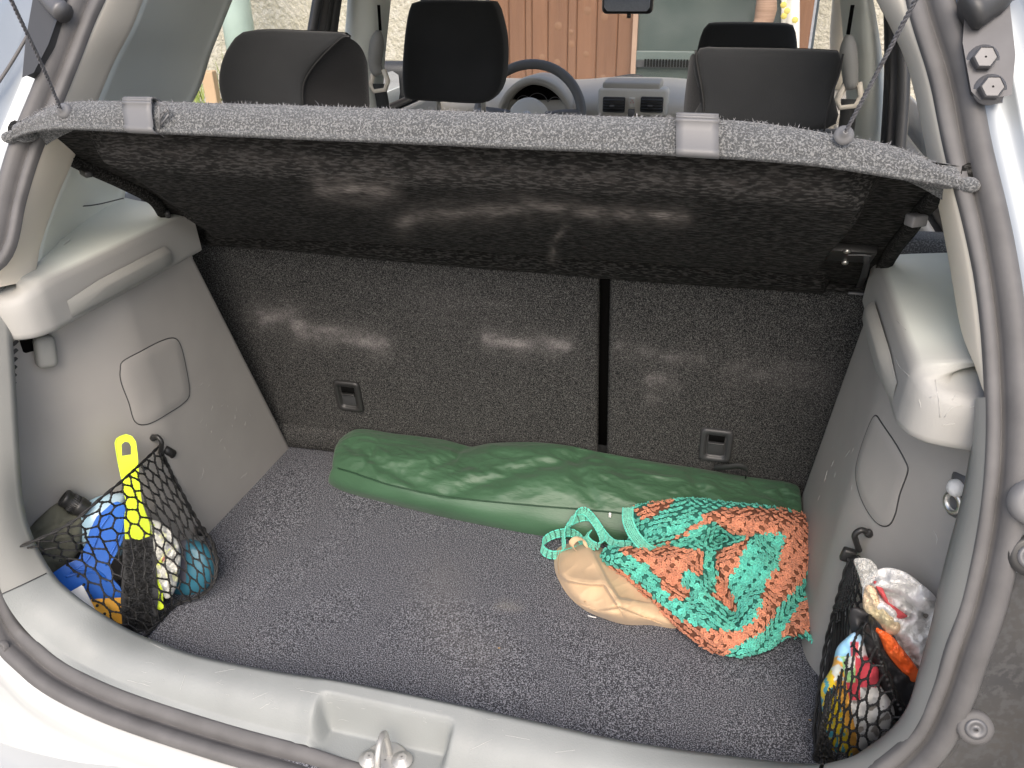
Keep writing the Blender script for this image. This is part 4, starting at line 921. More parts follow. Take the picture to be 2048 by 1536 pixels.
# ---------------------------------------------------------------- tan bag
tanm = mat("tan_cloth", (.56, .40, .25), .85, var=.05, vs=20, bump=.35, bs=1400, bdist=.0005, sheen=.15, spec=.2)
tb = thing("tan_cloth_bag", "folded tan cotton bag half hidden under the crochet bag", "bag", PZ(1200, 1180, 0))
FL = (np.array([0, 0, 1.]), 0.001)
def sstep(u, v, L, a, w_):                   # one-sided fold: high on the left of the line
    best = 1e9; sg_ = 1
    for i in range(len(L)-1):
        d = segd((u, v), L[i], L[i+1])
        if d < best:
            best = d; ax, ay = L[i]; bx_, by_ = L[i+1]; sg_ = 1 if (bx_-ax)*(v-ay)-(by_-ay)*(u-ax) < 0 else -1
    return a*(.5+.5*math.tanh(sg_*best/w_))*math.exp(-max(0, best-10)/26.)
def tanh_(u, v, r):
    h = .030*(1-r**3.5)**.55
    h += sstep(u, v, [(1112, 1148), (1135, 1163), (1175, 1170), (1208, 1171), (1232, 1208)], .011, 1.5)
    h += sstep(u, v, [(1262, 1200), (1238, 1196), (1218, 1165), (1196, 1122), (1180, 1090)], .012, 1.6)
    h += sstep(u, v, [(1290, 1235), (1240, 1215), (1195, 1222), (1165, 1210)], .006, 1.8)
    h += .005*nz(u*.016, v*.022, 2)+.0012*(1-abs(nz(u*.03+v*.02, v*.03, 5)*2))**2
    return h*(1-r**14)
B = star([(1113, 1100), (1140, 1086), (1172, 1080), (1212, 1100), (1260, 1120), (1330, 1180), (1360, 1252), (1300, 1250), (1250, 1249), (1205, 1236), (1170, 1220), (1140, 1195), (1120, 1165), (1109, 1135)], 200); c = np.array([1205, 1165.])
V = []; RR = list(1-np.linspace(0, 1, 70)**1.5)
for r in RR:
    for b in B: u, v = c+(b-c)*max(r, .002); V.append(PZ(u, v, .0005+max(0, tanh_(u, v, r))))
F = [(i*200+j, i*200+(j+1) % 200, (i+1)*200+(j+1) % 200, (i+1)*200+j) for i in range(69) for j in range(200)]
mesh("folded_cloth", V, F, tanm, tb)
edgep = [(1123, 1092), (1150, 1086), (1165, 1085)]
for L in ([(1121, 1097), (1116, 1125), (1118, 1148)], [(1228, 1200), (1222, 1212), (1230, 1216)], [(1126, 1155), (1160, 1180), (1170, 1205)]):
    mesh("stitching", *tube(crv([PZ(u, v, .036 if L[0][0] != 1126 else .022) for u, v in L], 16), .0006, 5), mat("tan_thread", (.42, .28, .15), .8), tb)
h_ = crv([PZ(1150, 1100, .030), PZ(1142, 1088, .045), PZ(1152, 1078, .052), PZ(1166, 1080, .045), PZ(1172, 1096, .032)], 24)
mesh("bag_handle", *grid([h_+np.array([-.004, 0, .004]), h_+np.array([.005, 0, -.003])]), tanm, tb, mods=[SOL(.0012), SUB(1)])
tag(mesh("thread_snippet", *tube([PZ(1176, 1231, .002), PZ(1186, 1234, .003), PZ(1192, 1235, .002)], .0009, 5), M['white'], None), "tiny white thread snippet on the carpet below the tan bag", "thread")
# ---------------------------------------------------------------- crochet bag
cb = thing("crochet_bag", "orange and turquoise striped crochet bag crumpled on the boot floor", "bag", PZ(1450, 1180, 0))
K_ = lambda L: Zf(1048, 850, 3.135, L)
ORG = [K_([(690, 530), (800, 500), (940, 478), (870, 545), (780, 590), (740, 600)]),
 K_([(820, 745), (900, 738), (1000, 690), (1100, 645), (1180, 605), (1260, 655), (1340, 685), (1420, 700), (1440, 680), (1640, 675), (1640, 720), (1610, 830), (1580, 900), (1520, 960), (1500, 1030), (1480, 1100), (1470, 1200), (1430, 1255), (1340, 1290), (1240, 1300), (1120, 1270), (1000, 1220), (900, 1160), (830, 1100), (760, 1020), (700, 970), (640, 920), (560, 885), (495, 855), (500, 930), (620, 1030), (740, 1150), (880, 1280), (1050, 1390), (1180, 1450), (1280, 1425), (1330, 1390), (1420, 1340), (1500, 1280), (1560, 1200), (1620, 1110), (1700, 1030), (1760, 960), (1790, 870), (1830, 740), (1830, 640), (1760, 560), (1640, 535), (1400, 520), (1250, 520), (1160, 545), (1050, 640), (950, 700)]),
 K_([(610, 765), (700, 770), (830, 755), (960, 765), (1125, 790), (1110, 950), (1030, 920), (970, 920), (1000, 1000), (1060, 1080), (925, 1110), (880, 1040), (830, 950), (760, 880), (680, 830), (610, 800)]),
 K_([(1200, 790), (1300, 770), (1420, 700), (1400, 780), (1340, 870), (1300, 960), (1290, 1040), (1340, 1110), (1320, 1200), (1280, 1150), (1230, 1100), (1130, 1070), (1190, 1050), (1220, 930), (1210, 850)]),
 K_([(1910, 990), (1910, 1100), (1880, 1290), (1760, 1310), (1590, 1335), (1680, 1230), (1720, 1130), (1830, 1050)])]
def isorange(u, v): return any(inpoly(u, v, P) for P in ORG)
OC, TC = np.array([.60, .235, .13]), np.array([.085, .49, .385])
outl = [(1262, 1016), (1330, 1000), (1385, 996), (1450, 1003), (1540, 1012), (1604, 1026), (1634, 1050), (1642, 1085), (1655, 1118), (1660, 1165), (1657, 1210), (1650, 1262), (1640, 1294), (1612, 1278), (1572, 1276), (1536, 1302), (1490, 1314), (1436, 1310), (1400, 1290), (1352, 1256), (1310, 1220), (1268, 1182), (1226, 1148), (1200, 1115), (1212, 1096), (1255, 1078)]
cf = [([(1240, 1112), (1330, 1185), (1420, 1275)], .014, 26), ([(1500, 1085), (1532, 1150), (1505, 1245)], .016, 26), ([(1300, 1070), (1400, 1030), (1600, 1042)], .014, 22), ([(1440, 1070), (1415, 1130), (1462, 1225)], -.026, 20), ([(1530, 1292), (1585, 1210), (1640, 1155)], -.014, 15), ([(1308, 1097), (1400, 1086), (1490, 1074)], -.018, 12), ([(1250, 1150), (1300, 1140), (1380, 1190)], -.010, 18), ([(1560, 1060), (1600, 1120), (1570, 1200)], .008, 22), ([(1600, 1260), (1640, 1200)], .008, 16), ([(1340, 1120), (1380, 1140), (1400, 1190)], .010, 16)]
oc = np.array([1445, 1150.]); OB = star(outl, 220); oang = np.arctan2(OB[:, 1]-oc[1], OB[:, 0]-oc[0])
def rr_(u, v):
    a = math.atan2(v-oc[1], u-oc[0]); k = int(np.argmin(abs((oang-a+math.pi) % (2*math.pi)-math.pi))); return math.hypot(u-oc[0], v-oc[1])/np.linalg.norm(OB[k]-oc)
def ch(u, v, r):
    h = .052*max(0, 1-r**5)**.5+.060*float(np.clip((1175-v)/170, 0, 1))
    f = sum(a*math.exp(-(pold((u, v), L)/w_)**2) for L, a, w_ in cf)
    f += .006*nz(u*.018, v*.018, 4); return h+f*max(0, 1-r**6)
V = []; cc = []; NR_ = 46
for r in 1-np.linspace(0, 1, NR_)**1.3:
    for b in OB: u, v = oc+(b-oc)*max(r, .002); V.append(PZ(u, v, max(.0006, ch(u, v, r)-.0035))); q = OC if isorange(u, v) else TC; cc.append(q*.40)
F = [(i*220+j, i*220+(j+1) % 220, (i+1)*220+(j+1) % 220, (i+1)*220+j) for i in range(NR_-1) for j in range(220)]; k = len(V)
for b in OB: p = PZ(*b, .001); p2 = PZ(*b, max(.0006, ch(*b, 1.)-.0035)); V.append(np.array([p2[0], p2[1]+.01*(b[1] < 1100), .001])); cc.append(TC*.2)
F += [(k+j, k+(j+1) % 220, (j+1) % 220, j) for j in range(220)]
yarn_in = mat("yarn_shaded", (.1, .1, .1), .95, att="col"); yarn = mat("crochet_yarn", (.1, .1, .1), .75, att="col", bump=.6, bs=1800, bdist=.0006, sheen=.2)
mesh("shaded_underlayer", V, F, yarn_in, cb, attrs={'col': cc})  # stripe colours darkened for the shade inside the stitch holes
# one low-poly yarn loop
BV, BF = blobv()
# half-loop of yarn: short bent tube
def loopv():
    P = [np.array([math.cos(a)*.55, math.sin(a)*.9, .35*math.sin(a)]) for a in np.linspace(-.4, math.pi+.4, 7)]
    V, F = tube(P, [.20, .26, .28, .28, .28, .26, .20], 5); return V, F
LV, LF = loopv()
class Stitch:
    def __init__(s): s.V = []; s.F = []; s.C = []; s.n = 0
    def add(s, TV, TF, p, X, Y, Z, sc, col):
        V = p+(TV*sc)@np.array([X, Y, Z]); s.V.append(V); s.F += [tuple(q+s.n for q in f) for f in TF]; s.C.append(np.tile(col, (len(V), 1))); s.n += len(V)
    def build(s, name, m, par, kind=None): return mesh(name, np.vstack(s.V), s.F, m, par, attrs={'col': np.vstack(s.C)}, kind=kind)
st_ = Stitch(); sp = 9.8
def surfp(u, v): return PZ(u, v, max(.001, ch(u, v, min(1, rr_(u, v)))))
ang0 = R(38); e1 = np.array([math.cos(ang0), math.sin(ang0)]); e2 = np.array([-math.sin(ang0), math.cos(ang0)])
for i in range(-30, 31):
    for j in range(-30, 31):
        q = oc+e1*sp*(i+.5*(j % 2))+e2*sp*.80*j
        q = q+np.array([9*nz(q[0]*.012, q[1]*.012, 8)+rng.normal()*.4, 9*nz(q[0]*.012, q[1]*.012, 18)+rng.normal()*.4])
        if not inpoly(q[0], q[1], outl): continue
        p = surfp(*q); pu = surfp(q[0]+3, q[1]); pv = surfp(q[0], q[1]+3); n = np.cross(pv-p, pu-p); n /= np.linalg.norm(n)
        if n@(CAM-p) < 0: n = -n
        u1 = surfp(*(q+e1*3))-p; u1 -= n*(u1@n); u1 /= np.linalg.norm(u1); u2 = np.cross(n, u1)
        if i % 3 == 0 and j % 2 == 0 and rr_(*q) < .95: continue
        base_c = OC if isorange(*q) else TC; base_c = base_c*(.82+.36*rng.random())
        if not isorange(*q) and rng.random() < .3: base_c = base_c*.7+np.array([.15, .62, .45])*.3
        for k in range(5):
            a = k*2*math.pi/5+rng.normal()*.25+i*.7
            d = u1*math.cos(a)+u2*math.sin(a); o_ = np.cross(n, d)
            st_.add(LV, LF, p+d*.0012+n*(.0004+.0006*rng.random()), o_, d, n, np.array([.0031, .0033, .0030])*(1+.12*rng.normal()), base_c*(.9+.2*rng.random()))
        st_.add(BV, BF, p, u1, u2, n, np.array([.0021, .0021, .0015]), base_c*.85)
# edging row
for k, b in enumerate(star(outl, 300)):
    q = oc+(b-oc)*.985; p = surfp(*q); col = (OC if isorange(*(oc+(b-oc)*.96)) else TC)*(.8+.3*rng.random()); d = rng.normal(size=3); d /= np.linalg.norm(d); o_ = np.cross(d, [0, 0, 1.]); o_ /= np.linalg.norm(o_)+1e-9; z_ = np.cross(o_, d)
    st_.add(LV, LF, p+np.array([0, 0, .001]), o_, d, z_, np.array([.0027]*3), col)
st_.build("crochet_stitches", yarn, cb, "stuff")
# crocheted handles
def ribbon(path, w_, up, name="bag_handle", cells=5):
    P = crv(path, 90); T_ = np.gradient(P, axis=0); T_ /= np.linalg.norm(T_, axis=1)[:, None]; U = np.array(up, float); U = U-T_*(T_@U)[:, None]; U /= np.linalg.norm(U, axis=1)[:, None]; Nn = np.cross(T_, U)
    s = Stitch(); L = np.r_[0, np.cumsum(np.linalg.norm(np.diff(P, axis=0), axis=1))]; stp = .0029
    for a in np.arange(0, L[-1], stp):
        k = min(len(P)-1, int(np.searchsorted(L, a))); p, t, u_, n_2 = P[k], T_[k], U[k], Nn[k]
        for c in range(cells):
            f = (c+.5)/cells-.5
            col = TC*np.array([1.8, 1.1, 1.05])*(.85+.3*rng.random())
            s.add(BV, BF, p+u_*w_*f, t, u_, n_2, np.array([.0017, .0009, .0009]), col)
            if c < cells-1: s.add(BV, BF, p+u_*w_*(f+.5/cells)+t*stp*.5, u_, t, n_2, np.array([w_/cells*.62, .0007, .0007]), col*.9)
        for e in (-.5, .5): s.add(BV, BF, p+u_*w_*e, t, u_, n_2, np.array([.0021, .0012, .0012]), TC*1.2)
    return s.build(name, yarn, cb)
ribbon([PZ(1256, 1016, .10), PZ(1256, 1040, .098), PZ(1266, 1066, .088), PZ(1284, 1088, .078), PZ(1303, 1098, .066)], .0155, (1, .15, .15), cells=6)
ribbon([PZ(1128, 1096, .03), PZ(1129, 1062, .038), PZ(1150, 1040, .045), PZ(1176, 1034, .05), PZ(1192, 1046, .05), PZ(1208, 1068, .045), PZ(1228, 1087, .05), PZ(1258, 1090, .062), PZ(1285, 1096, .06)], .0115, (.25, .4, 1))
ribbon([PZ(1176, 1090, .012), PZ(1140, 1104, .012), PZ(1106, 1110, .012), PZ(1086, 1100, .013), PZ(1088, 1082, .016), PZ(1112, 1068, .02), PZ(1144, 1066, .024), PZ(1163, 1080, .026), PZ(1172, 1094, .024)], .012, (.1, .5, 1))
ribbon([PZ(1140, 1050, .05), PZ(1150, 1028, .058), PZ(1168, 1022, .06), PZ(1184, 1036, .055), PZ(1200, 1060, .045), PZ(1205, 1082, .04), PZ(1190, 1092, .036), PZ(1172, 1078, .036), PZ(1180, 1062, .04)], .012, (.6, .3, .8))
# ---------------------------------------------------------------- cargo nets
def coons(top, bot, lef, rig, ns, nt_):
    t_, b_, l_, r_ = crv(top, ns), crv(bot, ns), crv(lef, nt_), crv(rig, nt_); G_ = np.zeros((nt_, ns, 3))
    for j in range(nt_):
        t = j/(nt_-1)
        for i in range(ns):
            s = i/(ns-1); G_[j, i] = (1-t)*t_[i]+t*b_[i]+(1-s)*l_[j]+s*r_[j]-((1-s)*(1-t)*t_[0]+s*(1-t)*t_[-1]+(1-s)*t*b_[0]+s*t*b_[-1])
    return G_
def sampler(G_):
    nt_, ns, _ = G_.shape
    def f(s, t):
        s = min(max(s, 0), 1)*(ns-1); t = min(max(t, 0), 1)*(nt_-1); i = min(int(s), ns-2); j = min(int(t), nt_-2); a, b_ = s-i, t-j
        return (G_[j, i]*(1-a)+G_[j, i+1]*a)*(1-b_)+(G_[j+1, i]*(1-a)+G_[j+1, i+1]*a)*b_
    return f
def netting(f, nc, nr, r_, name, parent, jit=.0, warp=lambda s: s):
    nodes_ = {}; prt = []
    def nd(i, j):
        if (i, j) not in nodes_:
            s = (i+.0)/nc; t = j/nr; s = warp(min(1, max(0, s+rng.normal()*jit))); t = min(1, max(0, t+rng.normal()*jit)); nodes_[(i, j)] = (s, t)
        return nodes_[(i, j)]
    def strand(a, b_):
        (s0, t0), (s1, t1) = a, b_; k = 7; P = np.array([f(lerp(s0, s1, x), lerp(t0, t1, x)) for x in np.linspace(0, 1, k)])
        if np.linalg.norm(P[0]-P[-1]) < 1e-5: return
        prt.append(tube(P, [r_*(1.25 if q % 2 else .8) for q in range(k)], 5))
    # hexagons standing on end: rows of verticals joined by slanting strands
    for j in range(nr+1):
        for i in range(nc+1):
            o_ = .5*(j % 2)
            a = nd(i+o_, j-.22); b_ = nd(i+o_, j+.22) if False else nd(i+o_, j+.30)
            if i+o_ > nc: continue
            strand(a, b_)
            for di in (-.5, .5):
                if 0 <= i+o_+di <= nc and j < nr: strand(b_, nd(i+o_+di, j+1-.22))
    for (s, t) in nodes_.values():
        p = f(s, t); prt.append((p+BV*r_*1.7, BF))
    return mesh(name, *join(prt), M['net'], parent)
def cordm(P, r_, name, parent, n=90, m=None):
    P = crv(P, n); prt = []; T_ = np.gradient(P, axis=0); T_ /= np.linalg.norm(T_, axis=1)[:, None]; a = np.cross(T_, [0, 0, 1.]); a /= np.linalg.norm(a, axis=1)[:, None]; b_ = np.cross(T_, a)
    for ph in (0, math.pi): prt.append(tube(np.array([P[i]+(a[i]*math.cos(i*.5+ph)+b_[i]*math.sin(i*.5+ph))*r_*.6 for i in range(n)]), r_*.75, 6))
    return mesh(name, *join(prt), m or M['net'], parent)
A = on_pan(318, 893, -1, .008)
ln = thing("cargo_net", "black mesh cargo net hooked to the left boot trim, holding bottles and brushes", "cargo net", A, "side cargo nets")
Bq = PX(40, 1093, -.525)
topc = [A, PX(288, 922, -.465), PX(246, 960, -.440), PX(200, 998, -.440), PX(150, 1040, -.455), PX(95, 1070, -.490), Bq]
lefc = [A, PX(342, 945, -.482), PZ(374, 1004, .100), PZ(400, 1050, .078), PZ(424, 1084, .066), PZ(436, 1122, .056)]
botc = [PZ(436, 1122, .056), PZ(430, 1162, .034), PZ(404, 1192, .012), PZ(352, 1212, .004), PZ(318, 1245, .004), PZ(286, 1280, .004)]
rigc = [Bq, (-.52, .13, .11), (-.47, .115, .05), PZ(286, 1280, .004)]
G_ = coons(topc, botc, lefc, rigc, 40, 40)
for j in range(40):
    for i in range(40): G_[j, i] += np.array([.55, -.45, .5])*.042*math.sin(math.pi*i/39)**.7*math.sin(math.pi*j/39)**.7
fN = sampler(G_); netting(fN, 13, 10, .00135, "netting", ln, .006)
cordm(topc, .0018, "border_cord", ln); cordm(lefc, .0022, "border_cord", ln); cordm([q+np.array([0, 0, .002]) for q in botc], .0020, "border_cord", ln)
def hook(A_, s, n_d, parent):
    P = [A_+np.array([0, 0, -.012]), A_+np.array([-s*.006, -.002, .002]), A_+np.array([-s*.009, -.003, .012]), A_+np.array([-s*.003, -.002, .019]), A_+np.array([s*.006, 0, .015])]
    mesh("net_hook", *tube(crv(P, 24), .0036, 10), M['black'], parent); mesh("hook_ball", *lathe(P[-1], (0, -.3, 1), [(.001, -.006), (.005, -.003), (.0055, .001), (.001, .006)], 12), M['black'], parent)
hook(A, -1, 0, ln)
mesh("net_toggle", *tube([PX(330, 898, -.485), PX(344, 908, -.485)], [.006, .0075], 14), M['black'], ln); mesh("lower_knob", *lathe(PX(402, 1062, -.462), (1, -.4, .2), [(.008, -.004), (.008, .003), (.004, .005), (.001, .005)], 14), M['black'], ln)
mesh("cord_crimp", *tube([PX(286, 932, -.470), PX(292, 938, -.470)], .0022, 8), M['chrome'], ln)
# contents of the left net, each a thing
pa = PX(250, 885, -.488); pb = PZ(318, 1222, .016); PLs = plane3(pa, pb)
ysc = thing("snow_brush", "lime yellow ice scraper and black snow brush standing in the left net", "snow brush", pb)
lime = mat("lime_plastic", (.62, .78, .012), .35, var=.02)
hdl_px = [(240, 872), (252, 869), (264, 873), (272, 884), (275, 905), (278, 940), (280, 975), (284, 1005), (293, 1030), (300, 1048), (300, 1072), (278, 1080), (250, 1078), (248, 1040), (252, 1010), (246, 975), (239, 930), (231, 900), (229, 886), (232, 877)]
def rayp(P, c, a):
    d = (math.cos(a), math.sin(a)); best = 0
    for i in range(len(P)):
        (x1, y1), (x2, y2) = P[i], P[(i+1) % len(P)]; ex, ey = x2-x1, y2-y1; den = d[0]*ey-d[1]*ex
        if abs(den) < 1e-9: continue
        t = ((x1-c[0])*ey-(y1-c[1])*ex)/den; s_ = ((x1-c[0])*d[1]-(y1-c[1])*d[0])/den
        if t > 0 and -1e-6 <= s_ <= 1+1e-6: best = max(best, t)
    return (c[0]+d[0]*best, c[1]+d[1]*best)
hc_ = (252.5, 899); AN = np.linspace(0, 2*math.pi, 61)[:-1]
outer_h = [rayp([(240, 872), (252, 868), (264, 872), (272, 883), (275, 905), (277, 930), (236, 930), (231, 900), (229, 886), (232, 877)], hc_, a) for a in AN]; inner_h = [rayp([(244, 912), (262, 909), (262, 893), (258, 885), (250, 883), (243, 889)], hc_, a) for a in AN]
def ringh(P, d): return [pl(u, v, PLs[0], PLs[1]+d) for u, v in P]
lo_ = [(236, 930), (277, 930), (280, 975), (284, 1005), (293, 1030), (300, 1048), (300, 1072), (278, 1080), (250, 1078), (248, 1040), (252, 1010), (246, 975)]; kk = len(lo_)
mid_h = [(o[0]*.86+i_[0]*.14, o[1]*.86+i_[1]*.14) for o, i_ in zip(outer_h, inner_h)]
hV, hF = grid([ringh(outer_h, 0), ringh(outer_h, .0085), ringh(mid_h, .0085), ringh(mid_h, .0068), ringh(inner_h, .0068), ringh(inner_h, 0), ringh(outer_h, 0)], True)
lV = np.vstack([ringh(lo_, 0), ringh(lo_, .0085)]); lF = [tuple(range(kk)), tuple(range(2*kk-1, kk-1, -1))]+[(i, (i+1) % kk, (i+1) % kk+kk, i+kk) for i in range(kk)]
mesh("scraper_handle", *join([(hV, hF), (lV, lF)]), lime, ysc, smooth=False)
o_ = [(u+(252-u)*.16, v+6) for u, v in hdl_px[:1]]
cut("handle_rib", [(247, 926), (268, 924), (274, 1000), (256, 1004)], PLs, .0078, .0092, lime, ysc, .0006)
cut("scraper_blade", [(302, 1045), (310, 1052), (322, 1150), (326, 1215), (316, 1222), (306, 1150)], PLs, -.006, .001, lime, ysc, .0008)
br_ = cut("brush_block", [(250, 1076), (300, 1074), (306, 1120), (312, 1190), (306, 1262), (250, 1266), (246, 1200), (250, 1130)], PLs, -.012, .004, M['black'], ysc, .003)
prt = []
for k in range(2600):
    u = 250+54*rng.random(); v = 1078+180*rng.random(); p = pl(u, v, PLs[0], PLs[1]+.004); d = PLs[0]+rng.normal(size=3)*.35; d /= np.linalg.norm(d); w_ = np.cross(d, rng.normal(size=3)); w_ /= np.linalg.norm(w_)
    L_ = .008+.004*rng.random(); prt.append((np.array([p-w_*.0003, p+w_*.0003, p+d*L_]), [(0, 1, 2)]))
mesh("bristles", *join(prt), M['net'], br_, smooth=False, kind="stuff")
BL = lambda L: Zf(0, 850, 3.413, L)
PLb = (PLs[0], PLs[1]-.012)
bls = thing("blue_dustpan", "bright blue plastic hand dustpan with long handle in the left net", "dustpan", PZ(200, 1200, .02))
bl_ = mat("blue_plastic", (.012, .12, .52), .32, var=.03)
bp = BL([(735, 570), (765, 540), (800, 530), (840, 545), (865, 590), (860, 680), (830, 790), (775, 900), (742, 960), (760, 1050), (815, 1110), (830, 1150), (815, 1200), (640, 1230), (420, 1190), (290, 1120), (330, 1040), (440, 965), (540, 920), (590, 820), (620, 720), (665, 630)])
cut("dustpan_body", bp, PLb, -.004, .002, bl_, bls, .0012)
for L in ([(745, 620), (690, 700), (640, 830), (590, 930), (480, 1010)], [(845, 600), (838, 690), (800, 800), (745, 905), (720, 960)], [(480, 1010), (560, 985), (650, 990), (720, 1040)], [(450, 1040), (560, 1005), (660, 1015), (730, 1070)]):
    mesh("rib", *tube(crv([pl(u, v, PLb[0], PLb[1]+.003) for u, v in BL(L)], 24), .0014, 6), bl_, bls)
PLc = (PLs[0], PLs[1]-.045)
wb = puff("washer_bottle", BL([(520, 640), (545, 560), (640, 500), (740, 470), (830, 465), (862, 500), (865, 640), (850, 850), (790, 900), (640, 880), (560, 820), (525, 720)]), PLc, .024, mat("milky_blue_bottle", (.50, .62, .70), .28, spec=.5, c2=(.35, .56, .68), vs=14), None, back=.02)
tag(wb, "milky pale blue plastic bottle behind the blue dustpan handle", "bottle")
mesh("pale_label", *boxm((0, 0, -5), (.001, .001, .001)), M['white'], wb) if False else None
Pc = pl(*BL([(505, 520)])[0], *PLc)+PLc[0]*.022; ax_ = RI*-.72+UP*.46+PLc[0]*.42
fl_ = thing("torch", "black ribbed screw cap end of a torch poking up at far left", "torch", Pc); fl_ = fl_
mesh("ribbed_barrel", *lathe(Pc-ax_*.012, ax_, [(.0125, -.01), (.0135, .0), (.0135, .004), (.0120, .005), (.0120, .019), (.0128, .020), (.0128, .024), (.0105, .026), (.0085, .026), (.0080, .018), (.001, .017)], 30), M['black'], fl_)
prt = []
for k in range(26):
    a = 2*math.pi*k/26; x_ = np.cross(ax_, [0, 0, 1.]); x_ /= np.linalg.norm(x_); y_ = np.cross(ax_/np.linalg.norm(ax_), x_); q = x_*math.cos(a)+y_*math.sin(a); prt.append(tube([Pc-ax_*.012+q*.0122+ax_*.006, Pc-ax_*.012+q*.0122+ax_*.018], .0007, 4))
mesh("grip_ribs", *join(prt), M['dgrey'], fl_, kind="stuff")
ol = puff("olive_pouch", BL([(150, 830), (180, 740), (260, 640), (400, 530), (470, 600), (560, 640), (560, 760), (520, 900), (430, 980), (320, 1060), (240, 1040), (180, 950)]), (PLs[0], PLs[1]-.034), .016, mat("olive_canvas", (.115, .115, .085), .9, bump=.5, bs=700, var=.1), None, wr=.006, ws=.03, fold=[(BL([(240, 740), (330, 680), (520, 640)]), -.004, 3), (BL([(200, 850), (420, 760), (540, 740)]), .004, 6)], back=.02)
tag(ol, "olive grey canvas pouch in the rear corner of the left net", "pouch")
tc_ = PZ(384, 1146, .022); tcn = (FW*-1, float((FW*-1)@tc_))
def tcol(u, v): 
    if u < 352+ (v-1100)*-.05: return (.50, .55, .55)
    if u < 372 and v < 1165: return (.16, .15, .18)
    return (.05, .20, .28)
teal = mat("teal_bottle", (.1, .4, .5), .25, att="col", spec=.5)
tbt = puff("teal_bottle", [(345, 1090), (372, 1078), (398, 1082), (420, 1098), (430, 1125), (426, 1158), (408, 1183), (378, 1196), (350, 1192), (334, 1170), (330, 1130)], tcn, .022, teal, None, colf=tcol, back=.012, ex=3.5)
tag(tbt, "translucent teal blue bottle bulging the front of the left net", "bottle")
def lcol(u, v):
    a = nz(u*.05+v*.01, v*.035, 3)+.12; b_ = nz(u*.09, v*.09, 9)
    if a > .05: return (.62, .62, .56)
    if a < -.25: return (.62, .70, .12) if b_ < .2 else (.55, .25, .2)
    return (.70, .72, .45) if b_ > 0 else (.36, .36, .36)
lab = mat("printed_film", (.6, .6, .6), .3, att="col")
pk = puff("printed_packet", [(298, 1042), (330, 1050), (352, 1075), (362, 1110), (356, 1160), (345, 1190), (328, 1195), (312, 1150), (304, 1100)], (PLs[0], PLs[1]-.004), .012, lab, None, colf=lcol, wr=.005, ws=.08, rows=30)
tag(pk, "crinkled yellow green and white printed packet beside the teal bottle", "packet")
wc_ = cut("white_card", [(112, 1200), (165, 1170), (212, 1262), (180, 1266)], (PLs[0], PLs[1]+.004), 0, .0015, M['white'], None, .0003); tag(wc_, "plain white card low in the left net by the sill", "card")
oc_ = cut("orange_card", [(182, 1199), (247, 1195), (250, 1270), (208, 1266)], (PLs[0], PLs[1]+.002), 0, .0015, mat("orange_card", (.72, .33, .02), .45, c2=(.80, .42, .05), vs=30), None, .0003); tag(oc_, "orange card low in the left net between white card and brush", "card")
# right net
PLr = plane3(PX(1745, 1150, .490), PZ(1740, 1500, .01))
A = on_pan(1722, 1085, 1, .008)
rn = thing("cargo_net", "black mesh cargo net bunched on the right trim round a colourful packet", "cargo net", A, "side cargo nets")
Lr = [on_pan(1702, 1118, 1, .016), on_pan(1678, 1200, 1, .030), PZ(1655, 1290, .085), PZ(1640, 1390, .035), PZ(1632, 1470, .008), PZ(1645, 1530, .002)]
Rr = [on_pan(1716, 1114, 1, .016), on_pan(1730, 1190, 1, .036), *[pl(u, v, PLr[0], PLr[1]+.022) for u, v in [(1746, 1262), (1768, 1330), (1796, 1396), (1830, 1450)]]]
G_ = coons([Lr[0], (Lr[0]+Rr[0])/2, Rr[0]], [Lr[-1], pl(1735, 1530, PLr[0], PLr[1]+.02), Rr[-1]], Lr, Rr, 40, 40)
for j in range(40):
    for i in range(40): G_[j, i] += np.array([-.5, -.3, .5])*.026*math.sin(math.pi*i/39)**.7*math.sin(math.pi*j/39)**.7
for j in range(40):
    for i in range(40):
        o_ = float(PLr[0]@G_[j, i])-PLr[1]; v_ = proj(G_[j, i])[1]; tg = .030*float(sst(1225, 1300, v_))
        if v_ > 1225 and o_ < tg: G_[j, i] += PLr[0]*(tg-o_)
fR = sampler(G_); netting(fR, 10, 15, .00135, "netting", rn, .004, warp=lambda s: s**1.9)
cordm(Rr, .0022, "border_cord", rn); cordm([q+np.array([-.002, 0, 0]) for q in Lr], .0022, "border_cord", rn)
for k in range(9):
    o_ = k*3.2; cordm([(on_pan(u+o_*(.25+.75*j/5.)+rng.normal()*1.2, v, 1, z) if j < 2 else PZ(u+o_*(.25+.75*j/5.)+rng.normal()*1.2, v, z+.003+.001*math.sin(k))) for j, (u, v, z) in enumerate([(1704, 1118, .018), (1680, 1200, .032), (1660, 1290, .088), (1642, 1390, .042), (1634, 1470, .012), (1642, 1530, .003)])], .0013, "gathered_strand", rn, 120)
hook(A, 1, 0, rn)
mesh("net_toggle", *boxm(on_pan(1696, 1110, 1, .014), (.016, .010, .018), Matrix.Rotation(.2, 4, 'Y'), .003), M['black'], rn)
RZ = lambda L: Zf(1548, 1036, 3.072, L)
tw = puff("terry_towel", RZ([(545, 420), (600, 340), (690, 305), (800, 330), (900, 400), (985, 475), (1000, 530), (985, 640), (1000, 900), (900, 960), (780, 800), (720, 700), (640, 620), (560, 560)]), (PLr[0], PLr[1]-.030), .016, mat("white_terry", (.85, .85, .84), .95, bump=1., bs=380, bdist=.004, sheen=.5, var=.04), None, wr=.020, ws=.030, fold=[(RZ([(600, 440), (760, 470), (930, 600)]), -.014, 6), (RZ([(700, 620), (800, 600), (930, 620)]), -.008, 5), (RZ([(650, 380), (800, 400), (960, 520)]), .010, 9)], rows=40, n=160, back=.02)
